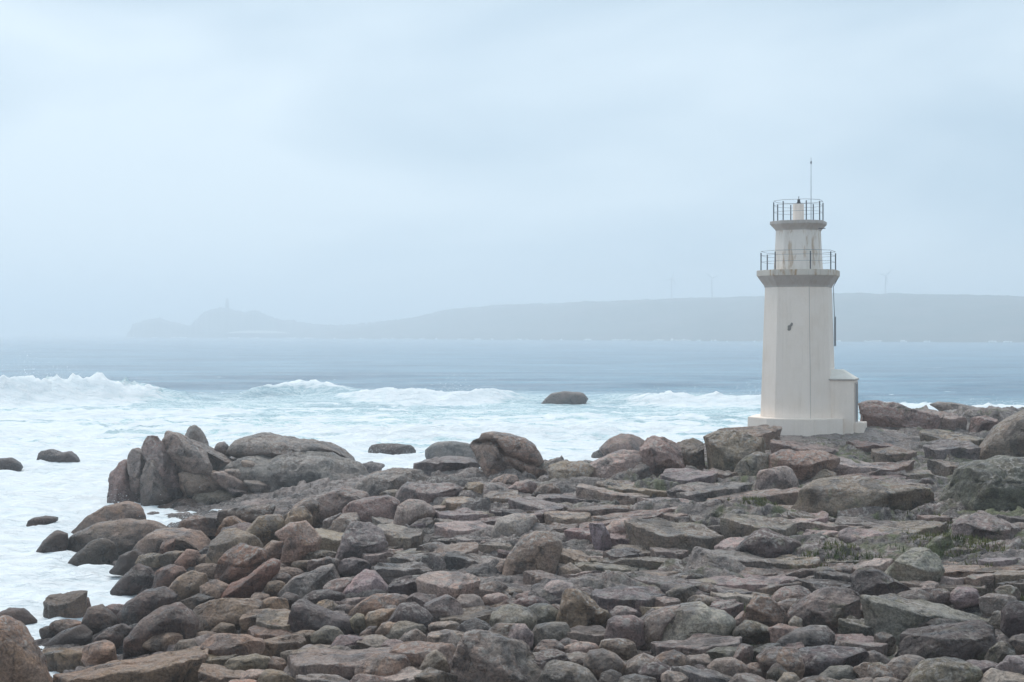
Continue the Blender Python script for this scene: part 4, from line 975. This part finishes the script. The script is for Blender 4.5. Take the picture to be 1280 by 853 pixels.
# further loose stones in the gaps between the traced ones
def inside(ppx, x, y):
    j = len(ppx) - 1; c = False
    for i in range(len(ppx)):
        if (ppx[i][1] > y) != (ppx[j][1] > y) and x < (ppx[j][0] - ppx[i][0]) * (y - ppx[i][1]) / (ppx[j][1] - ppx[i][1]) + ppx[i][0]: c = not c
        j = i
    return c
SKY = [(60, 790), (150, 745), (170, 655), (300, 648), (440, 610), (560, 600), (700, 605), (760, 612), (900, 590), (1000, 560), (1100, 545), (1280, 560)]
def skyrow(x): return float(np.interp(x, [p[0] for p in SKY], [p[1] for p in SKY]))
JIT[0] = .36; r = np.random.default_rng(77); made = 0; tries = 0; taken = []
while made < 95 and tries < 8000:
    tries += 1
    x = r.uniform(60, 1280); y = 853 + 8 - (853 - 540) * r.random() ** 1.3
    if y < skyrow(x) or (x > 560 and y < 738): continue
    if any(abs(x - q[0]) < q[2] * .8 and abs(y - q[1]) < q[2] * .55 for q in taken): continue
    if any(inside(c, x, y) or inside(c, x, y - 6) for c in COVER[:len(COVER) - made]): continue
    s = r.uniform(.7, 1.5) * (10 + 14 * (y - 540) / 300)
    flat = r.uniform(.35, .7) if y > 720 else r.uniform(.22, .45)
    n = 9; a = np.sort(r.uniform(0, 2 * math.pi, n)); a = (np.arange(n) + r.uniform(-.3, .3, n)) / n * 2 * math.pi
    P = [(x + s * math.cos(t) * r.uniform(.82, 1.12), y - s * flat * math.sin(t) * r.uniform(.85, 1.1)) for t in a]
    taken.append((x, y, s))
    col = r.choice(list('gggultpeod'), p=[.16, .16, .14, .15, .13, .07, .07, .06, .02, .04])
    o = place_rock('loose_rock', P, None, r.uniform(2.3, 3.0) if y > 740 else r.uniform(3.2, 4.5), r.uniform(0, .4), col, r.uniform(0, .3), cuts=8, sink=1.7); zone(o, P); made += 1

# thin sheets of the jointed shelf between the traced slabs
r = np.random.default_rng(41); made = 0; tries = 0; taken = []; base = len(COVER)
while made < 80 and tries < 9000:
    tries += 1
    x = r.uniform(400, 1290); y = r.uniform(580, 765)
    if y < skyrow(x) + 8 or (900 < x < 1075 and y < 575): continue
    if any(abs(x - q[0]) < q[2] * .75 and abs(y - q[1]) < q[2] * .22 for q in taken): continue
    if any(inside(c, x, y) for c in COVER[:base]): continue
    s = r.lognormal(math.log(36), .42) * (.72 + .5 * (y - 580) / 185); h = s * r.uniform(.11, .19); k = r.uniform(-.12, .16)
    P = [(x - s, y + h * .5 + k * s), (x - s * .8, y - h * .6 + k * s * .8), (x, y - h), (x + s * .8, y - h * .6 - k * s * .8), (x + s, y + h * .4 - k * s), (x, y + h)]
    taken.append((x, y, s)); o = place_plate(P, r.choice(list('gulptdr'), p=[.24, .24, .22, .14, .08, .04, .04]), .42); zone(o, P); made += 1

# pebbles and shingle filling the joints
r = np.random.default_rng(5); V1, F1 = ico(2); PV = []; PF = []; n = 0
for i in range(2600):
    y = 27 + 28 * r.random() ** 1.5; x = r.uniform(-.33, .38) * y
    if x < -9 and y > 44: continue
    z = ground_z(x, y)
    if z < .3: continue
    lo = np.mean([ground_z(x + dx, y + dy) for dx, dy in ((.4, 0), (-.4, 0), (0, .4), (0, -.4))])
    if z > lo + .01: continue
    s = r.lognormal(math.log(.085), .45); q = V1 * np.array([s * r.uniform(.8, 1.4), s * r.uniform(.8, 1.3), s * r.uniform(.5, .9)]) * (1 + .22 * noise3(V1 * 1.3 + i * 1.7))[:, None]
    a = r.uniform(0, 6.28); c_, s_ = math.cos(a), math.sin(a); q = np.stack([q[:, 0] * c_ - q[:, 1] * s_, q[:, 0] * s_ + q[:, 1] * c_, q[:, 2]], -1)
    PV.append(q + np.array([x, y, z + s * .2])); PF.append(F1 + n); n += len(V1)
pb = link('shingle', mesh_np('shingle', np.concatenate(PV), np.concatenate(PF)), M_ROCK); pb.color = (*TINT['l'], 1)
tag(pb, 'small pebbles filling the joints between the boulders', 'pebbles', kind='stuff')

# every rock without a label of its own is told apart by its colour, size and the named rock it lies beside
CUTW = set('with at in on lying between beside among under below above behind before right next running poking pressed tucked wedged leaning crowning standing sloping curving filling perched holding sagging dipping touching amid from to beneath resting bridging propped stepping rising continuing barely awash ringed out like split overhanging'.split())
TW = {'f': 'dark green', 'm': 'mint-grey', 'g': 'grey-brown', 'p': 'pinkish', 'o': 'ochre', 'd': 'dark', 'e': 'greenish', 'l': 'pale', 'u': 'purple-grey', 'r': 'reddish', 't': 'tan'}
named = [(o, short_name(o['label'])) for o, _, _ in PLACED if not o.get('group')]
auto = {}
for o, sp, c in PLACED:
    if not o.get('group'): continue
    best = sorted(named, key=lambda q: (q[0].location - o.location).length)[0]
    sz = 'small' if sp < 24 else 'mid-sized' if sp < 36 else 'large'
    kind = {'flat_rock': 'slab', 'rock_block': 'block', 'boulder': 'rounded stone', 'loose_rock': 'loose stone'}[o.name.split('.')[0]]
    auto.setdefault(f"{sz} {TW[c]} {kind} beside the {best[1]}", []).append(o)
two = {}
for lab, lst in auto.items():                          # look-alikes beside the same rock: name the second neighbour too
    for o in lst:
        l2 = lab
        if len(lst) > 1:
            near2 = sorted(named, key=lambda q: (q[0].location - o.location).length)[1][1]
            l2 = lab.replace(' beside the ', ' between the ') + ' and the ' + near2
            if len(l2.split()) > 16: l2 = lab + ', near the ' + ' '.join(near2.split()[-2:])
            if len(l2.split()) > 16: l2 = lab
        two.setdefault(l2, []).append(o)
for lab, lst in two.items():
    for o in lst:
        o['label'] = lab
        if len(lst) == 1: del o['group']
        else: o['group'] = lab.split(' ', 1)[1]

# ------------------------------------------------------------------ the lighthouse
LD = 76.0; LX = XW(998, LD); LB = CZ - (537 - HOR) / F * LD - 0.25
def stucco(name, col, stain, rust):
    t = MT(name); tcn = t.n('ShaderNodeTexCoord'); P = tcn.outputs['Object']
    m1 = t.n('ShaderNodeMapping'); m1.inputs['Scale'].default_value = (3.2, 3.2, 0.28); t.l(P, m1.inputs[0])
    st = t.noise(m1.outputs[0], 1.6, 6, 0.62, 0.2); bl = t.noise(P, 0.9, 5, 0.6); fi = t.noise(P, 16, 5, 0.65)
    c = t.mix(t.ramp(st, 0.46, 0.76, 0, stain), col, [x * y for x, y in zip(col, (.70, .68, .64))])
    c = t.mix(t.ramp(bl, 0.42, 0.68, 0, .55), c, t.mix(1.0, c, (0.93, 0.905, 0.87), 'MULTIPLY'))
    c = t.mix(t.ramp(fi, 0.3, 0.7, 0, .5), c, t.mix(1.0, c, (0.90, 0.90, 0.90), 'MULTIPLY'))
    if rust > 0:
        m2 = t.n('ShaderNodeMapping'); m2.inputs['Scale'].default_value = (2.6, 2.6, 0.5); m2.inputs['Location'].default_value = (4.4, 1.7, 2.0); t.l(P, m2.inputs[0])
        c = t.mix(t.ramp(t.noise(m2.outputs[0], 1.3, 5, 0.6, .3), 0.52, 0.64, 0, rust), c, (0.42, 0.27, 0.15))
    return t.done(t.bsdf(c, 0.82, t.bump(fi, 0.35, 0.02, t.bump(bl, .3, .05))))
M_WALL = stucco('white_stucco', (0.94, 0.825, 0.735), 0.26, 0.0)
M_WALL2 = stucco('white_stucco_rust_streaked', (0.83, 0.76, 0.70), 0.5, 0.7)
M_BAND = stucco('grey_band_paint', (0.54, 0.49, 0.46), 0.5, 0.15)
M_RIM = stucco('rust_stained_rim', (0.68, 0.615, 0.55), 0.6, 0.9)
M_ROOF = stucco('porch_roof_paint', (0.82, 0.785, 0.72), 0.3, 0.1)
def plain(name, col, rough, **k):
    t = MT(name); P = t.n('ShaderNodeTexCoord').outputs['Object']; n = t.noise(P, 22, 5, .65)
    c = t.mix(t.ramp(n, .35, .7), col, [x * .72 for x in col]); return t.done(t.bsdf(c, rough, t.bump(n, .3, .01), **k))
M_STEEL = plain('dark_painted_steel', (0.075, 0.082, 0.10), 0.5)
M_RAIL = plain('galvanised_rail', (0.30, 0.32, 0.35), 0.5, Metallic=.3)
M_DARK = plain('peeled_render', (0.30, 0.275, 0.255), 0.9)
M_DOOR = plain('grey_door_paint', (0.27, 0.27, 0.275), 0.55)
M_LENS = plain('lamp_housing', (0.05, 0.055, 0.065), 0.35)
M_TURB = plain('turbine_white', (0.75, 0.76, 0.78), 0.5)
def octo(a, fr=0.5):
    f = a * fr; return [(-f, -a), (f, -a), (a, -f), (a, f), (f, a), (-f, a), (-a, f), (-a, -f)]
def loft(rings, cap=True):
    V = []; Fc = []
    for z, a, fr in rings: V += [(x, y, z) for x, y in octo(a, fr)]
    for k in range(len(rings) - 1):
        for i in range(8): j = (i + 1) % 8; Fc.append((8 * k + i, 8 * k + j, 8 * k + 8 + j, 8 * k + 8 + i))
    if cap: Fc.append(tuple(range(7, -1, -1))); Fc.append(tuple(8 * (len(rings) - 1) + i for i in range(8)))
    return V, Fc
def pyobj(name, V, Fc, mat, parent, bevel=0.0, smooth=False):
    m = bpy.data.meshes.new(name); m.from_pydata([tuple(v) for v in V], [], Fc); m.update()
    if bevel:
        import bmesh
        bm = bmesh.new(); bm.from_mesh(m); bmesh.ops.bevel(bm, geom=[e for e in bm.edges if e.calc_face_angle(0) > .3], offset=bevel, segments=2, affect='EDGES'); bm.to_mesh(m); bm.free()
    if smooth:
        for p in m.polygons: p.use_smooth = True
    return link(name, m, mat, parent)
def tube(p0, p1, r, n=8, r1=None):
    p0, p1 = Vector(p0), Vector(p1); d = (p1 - p0).normalized(); u = d.orthogonal().normalized(); v = d.cross(u); r1 = r if r1 is None else r1
    V = [p0 + (u * math.cos(i / n * 6.28319) + v * math.sin(i / n * 6.28319)) * r for i in range(n)] + [p1 + (u * math.cos(i / n * 6.28319) + v * math.sin(i / n * 6.28319)) * r1 for i in range(n)]
    Fc = [(i, (i + 1) % n, n + (i + 1) % n, n + i) for i in range(n)] + [tuple(range(n - 1, -1, -1)), tuple(range(n, 2 * n))]
    return V, Fc
def join(lst):
    V = []; Fc = []
    for v, f in lst: Fc += [tuple(i + len(V) for i in q) for q in f]; V += list(v)
    return V, Fc
def box(x0, x1, y0, y1, z0, z1):
    return [(x, y, z) for z in (z0, z1) for y in (y0, y1) for x in (x0, x1)], [(0, 2, 3, 1), (4, 5, 7, 6), (0, 1, 5, 4), (1, 3, 7, 5), (3, 2, 6, 7), (2, 0, 4, 6)]
LH = tag(empty('lighthouse', (LX, LD, LB), math.radians(-20.5)), 'white eight-sided lighthouse with two railed galleries on the bare rock point', 'lighthouse')
def zr(row): return CZ - (row - HOR) / F * LD - LB
zp, zs, zc, zg, zd, zu, zt = zr(520.6), zr(359.8), zr(346), zr(338.7), zr(289), zr(281.8), zr(277.5)
A0, A1 = 1.86, 1.64
pl = pyobj('plinth', *loft([(-.6, 2.52, .5), (zp - .0, 2.48, .5)]), M_WALL, LH, .03)
V, Fc = [], []
nst = 14
tw = pyobj('tower_shaft', *loft([(zp + (zs - zp) * i / nst, A0 + (A1 - A0) * i / nst, .5) for i in range(nst + 1)]), M_WALL, LH)
for x, y in octo(1.0)[1:2]:            # raised render joint along each arris
    p0 = (x * (A0 + .004), y * (A0 + .004), zp); p1 = (x * (A1 + .004), y * (A1 + .004), zs)
    pyobj('corner_joint', *tube(p0, p1, .014, 6), M_BAND, tw)
pyobj('gallery_corbel', *loft([(zs, A1 + .02, .5), (zs + .10, A1 + .05, .5), (zc, 2.02, .5)]), M_BAND, LH)
g1 = pyobj('gallery_floor', *loft([(zc, 2.05, .5), (zg, 2.05, .5)]), M_RIM, LH, .02)
dr = pyobj('upper_drum', *loft([(zg + (zd - zg) * i / 6, 1.205 + (1.105 - 1.205) * i / 6, .5) for i in range(7)]), M_WALL2, LH)
pyobj('upper_corbel', *loft([(zd, 1.125, .5), (zd + .06, 1.15, .5), (zu, 1.38, .5)]), M_BAND, LH)
g2 = pyobj('upper_gallery_floor', *loft([(zu, 1.405, .5), (zt, 1.405, .5)]), M_BAND, LH, .02)
def railing(z0, h, a, nm):
    R = empty(nm, (0, 0, z0)); R.parent = LH
    o8 = octo(a)
    for x, y in o8: pyobj('rail_post', *tube((x, y, 0), (x, y, h * .93), .031), M_STEEL, R)
    for k, hh in enumerate((h, h * .78, h * .45)):
        pyobj('hand_rail' if k == 0 else 'mid_rail', *join([tube((*o8[i], hh), (*o8[(i + 1) % 8], hh), 0.012 if k == 0 else .009, 6) for i in range(8)]), M_RAIL, R)
railing(zg, 1.02, 1.83, 'gallery_railing'); railing(zt, 1.10, 1.21, 'upper_railing')
# lamp pedestal, lamp and antenna
lp = pyobj('lamp_pedestal', *loft([(zt, .285, .42), (zt + .93, .275, .42), (zt + .96, .25, .42)]), M_WALL, LH, .01)
pyobj('lamp', *join([tube((0.02, 0, zt + .96), (0.02, 0, zt + 1.04), .11, 14), tube((0.02, 0, zt + 1.04), (0.02, 0, zt + 1.20), .085, 14, .07), tube((.02, 0, zt + 1.20), (.02, 0, zt + 1.36), .018, 8)]), M_LENS, LH, smooth=False)
an = pyobj('antenna', *tube((.70, -.20, zt), (.70, -.20, zr(198.4)), .021, 8, .010), M_RAIL, LH)
pyobj('antenna_cup', *join([tube((.70, -.20, zr(206.5)), (.70, -.20, zr(204)), .028, 10, .055), tube((.70, -.20, zr(204)), (.70, -.20, zr(202.6)), .055, 10, .02)]), M_RAIL, an)
# small bracket beside the upper gallery
pyobj('bracket', *tube((1.10, -.55, zd + .07), (1.52, -.70, zd + .05), .02, 6), M_STEEL, LH)
# conduit clipped to the side
f_ = lambda z: A0 + (A1 - A0) * (z - zp) / (zs - zp)
z0, z1 = zr(433), zr(347)
cd = pyobj('conduit', *join([tube((f_(z0) + .10, f_(z0) * .5 + .05, z0), (f_(z1 - .8) + .07, f_(z1) * .5 + .05, z1 - .5), .017), tube((f_(z1 - .8) + .07, f_(z1) * .5 + .05, z1 - .5), (1.98, .9, z1), .017)]), M_STEEL, LH)
za, zb = zr(433), zr(396)
pyobj('conduit_box', *join([box(f_(za) + .02, f_(za) + .11, f_(za) * .5 - .02, f_(za) * .5 + .10, za, zb)]), M_RAIL, cd)
# peeled patch of render on the front
zq = zr(409); yq = -f_(zq) - .006
pat = [(-.02, -.26), (.09, -.24), (.15, -.12), (.15, .02), (.24, .10), (.26, .26), (.16, .29), (.10, .18), (.04, .10), (-.02, .12), (-.08, .02), (-.06, -.10), (-.10, -.18)]
V = [(x * .8 - .22, yq - dy, zq + z * .78) for dy in (0, .02) for x, z in pat]; n = len(pat)
sl_ = (A0 - A1) / (zs - zp)
V = [(x, y + (z - zq) * sl_, z) for x, y, z in V]
pyobj('peeled_patch', V, [tuple(range(n, 2 * n))] + [(i, (i + 1) % n, n + (i + 1) % n, n + i) for i in range(n)], M_DARK, LH)
# porch with hipped roof and door
ze, zh = zr(474.5), zr(461.5)
po = pyobj('porch_wall', *box(1.25, 3.0, -.90, .85, -.5, ze), M_WALL, LH, .012)
pyobj('porch_eave', *box(1.30, 3.07, -.97, .92, ze + .002, ze + .07), M_BAND, LH, .01)
V = [(1.4, -.95, ze + .07), (3.05, -.95, ze + .07), (3.05, .90, ze + .07), (1.4, .90, ze + .07), (1.4, -.45, zh), (2.35, -.35, zh), (2.35, .35, zh), (1.4, .45, zh)]
pyobj('porch_roof', V, [(0, 1, 5, 4), (1, 2, 6, 5), (2, 3, 7, 6), (4, 5, 6, 7), (0, 4, 7, 3), (3, 2, 1, 0)], M_ROOF, LH, .02)
dz0, dz1 = zr(526), zr(479)
do = pyobj('door', *box(3.0, 3.035, -.42, .42, dz0, dz1), M_DOOR, LH, .006)
pyobj('door_handle', *tube((3.035, .30, (dz0 + dz1) / 2), (3.10, .30, (dz0 + dz1) / 2), .018, 8), M_RAIL, do)
pyobj('door_frame', *join([box(3.002, 3.06, -.50, -.422, dz0, dz1 + .08), box(3.002, 3.06, .422, .50, dz0, dz1 + .08), box(3.002, 3.06, -.422, .422, dz1 + .002, dz1 + .08)]), M_BAND, do)
pyobj('door_step', *box(3.002, 3.5, -.7, .7, -.6, dz0 - .01), M_WALL, LH, .02)

# ------------------------------------------------------------------ far things on the skyline
dd = 2874 + 195; x, y, z = px2w(284, 384.5, dd)
fl = tag(empty('lighthouse', (x, y, z - 3)), 'tiny far lighthouse on the highest knoll of the hazy cape', 'lighthouse')
pyobj('tower', *loft([(0, 4.2, .42), (18, 3.2, .42)]), M_DARK, fl)
pyobj('gallery', *loft([(18, 3.8, .42), (18.8, 3.8, .42)]), M_BAND, fl)
pyobj('lantern', *loft([(18.8, 2.0, .42), (21.2, 2.0, .42), (23.0, .3, .42)]), M_LENS, fl)
def blade(ang, R):
    c, s = math.cos(ang), math.sin(ang); V = []
    for rr, w, th in ((.6, .45, .3), (R * .25, .8, .22), (R * .6, .5, .14), (R, .12, .05)):
        for dx, dy in ((-w, -th), (w, -th), (w, th), (-w, th)): V.append((dx * c + rr * s, dy - 1.6, -dx * s + rr * c))
    Fc = [(4 * k + i, 4 * k + (i + 1) % 4, 4 * k + 4 + (i + 1) % 4, 4 * k + 4 + i) for k in range(3) for i in range(4)] + [(3, 2, 1, 0), (12, 13, 14, 15)]
    return V, Fc
for px, hub, d, base, a0, lab in ((839.5, 349, 2270, 373.8, .3, 'faint wind turbine on the hazy ridge, farthest from the lighthouse tower'),
                                  (890, 348, 2170, 372.2, 1.2, 'faint wind turbine on the hazy ridge between the tower and the other turbine'),
                                  (1107, 345, 2060, 367.5, .8, 'faint lone wind turbine on the ridge beyond the lighthouse porch')):
    x, y, zb = px2w(px, base, d); zhub = px2w(px, hub, d)[2]; hh = zhub - zb
    T = tag(empty('wind_turbine', (x, y, zb - 4)), lab, 'turbine', 'wind turbines on the far ridge')
    pyobj('tower', *tube((0, 0, 0), (0, 0, hh + 4), 1.3, 12, .8), M_TURB, T)
    pyobj('nacelle', *box(-.9, .9, -1.4, 2.6, hh + 3.4, hh + 5.0), M_TURB, T, .2)
    hb = pyobj('hub', *tube((0, -2.2, hh + 4.2), (0, -1.2, hh + 4.2), .45, 10, .8), M_TURB, T)
    for k in range(3):
        v, f = blade(a0 + k * 2.0944, 13.5); pyobj('blade', [(p[0], p[1], p[2] + hh + 4.2) for p in v], f, M_TURB, T)

# ------------------------------------------------------------------ grass and moss tufts in the damp joints
r = np.random.default_rng(19); V = []; Fc = []
spots = [(1235, 722, 60, 16), (1262, 735, 30, 14), (1190, 690, 60, 10), (1015, 712, 40, 8), (1060, 705, 50, 8), (930, 762, 30, 8), (1000, 838, 20, 10), (1130, 838, 40, 8), (930, 792, 20, 8), (460, 848, 12, 8), (1240, 655, 40, 7), (960, 640, 40, 5), (870, 770, 20, 6), (1150, 655, 60, 6), (1100, 745, 20, 8)]
for px, py, sx, sy in spots:
    for q in range(int(sx * 3.6)):
        a = px + r.normal(0, sx * .5); b = py + r.normal(0, sy * .4); d = ground_hit(min(max(a, 0), 1300), b)
        if d is None: continue
        x = XW(a, d); y = d + r.normal(0, .3); z = ground_z(x, y) - .02
        for k in range(9):
            an_ = r.uniform(0, 6.28); h = r.uniform(.05, .22); w = r.uniform(.012, .03); ln = r.uniform(.02, .12)
            bx, by = x + r.normal(0, .10), y + r.normal(0, .10); ux, uy = math.cos(an_), math.sin(an_); n = len(V)
            V += [(bx - uy * w, by + ux * w, z), (bx + uy * w, by - ux * w, z), (bx + ux * ln, by + uy * ln, z + h)]; Fc.append((n, n + 1, n + 2))
t = MT('coarse_grass'); P = t.n('ShaderNodeTexCoord').outputs['Object']
c = t.mix(t.ramp(t.noise(P, 1.7, 4, .6), .38, .62), (0.055, 0.075, 0.022), (0.150, 0.145, 0.045))
M_GRASS = t.done(t.bsdf(c, .8))
gt = link('grass_tufts', mesh_np('grass_tufts', np.array(V), np.array(Fc), False), M_GRASS)
tag(gt, 'short green grass and moss in the damp rock joints', 'grass', kind='stuff')
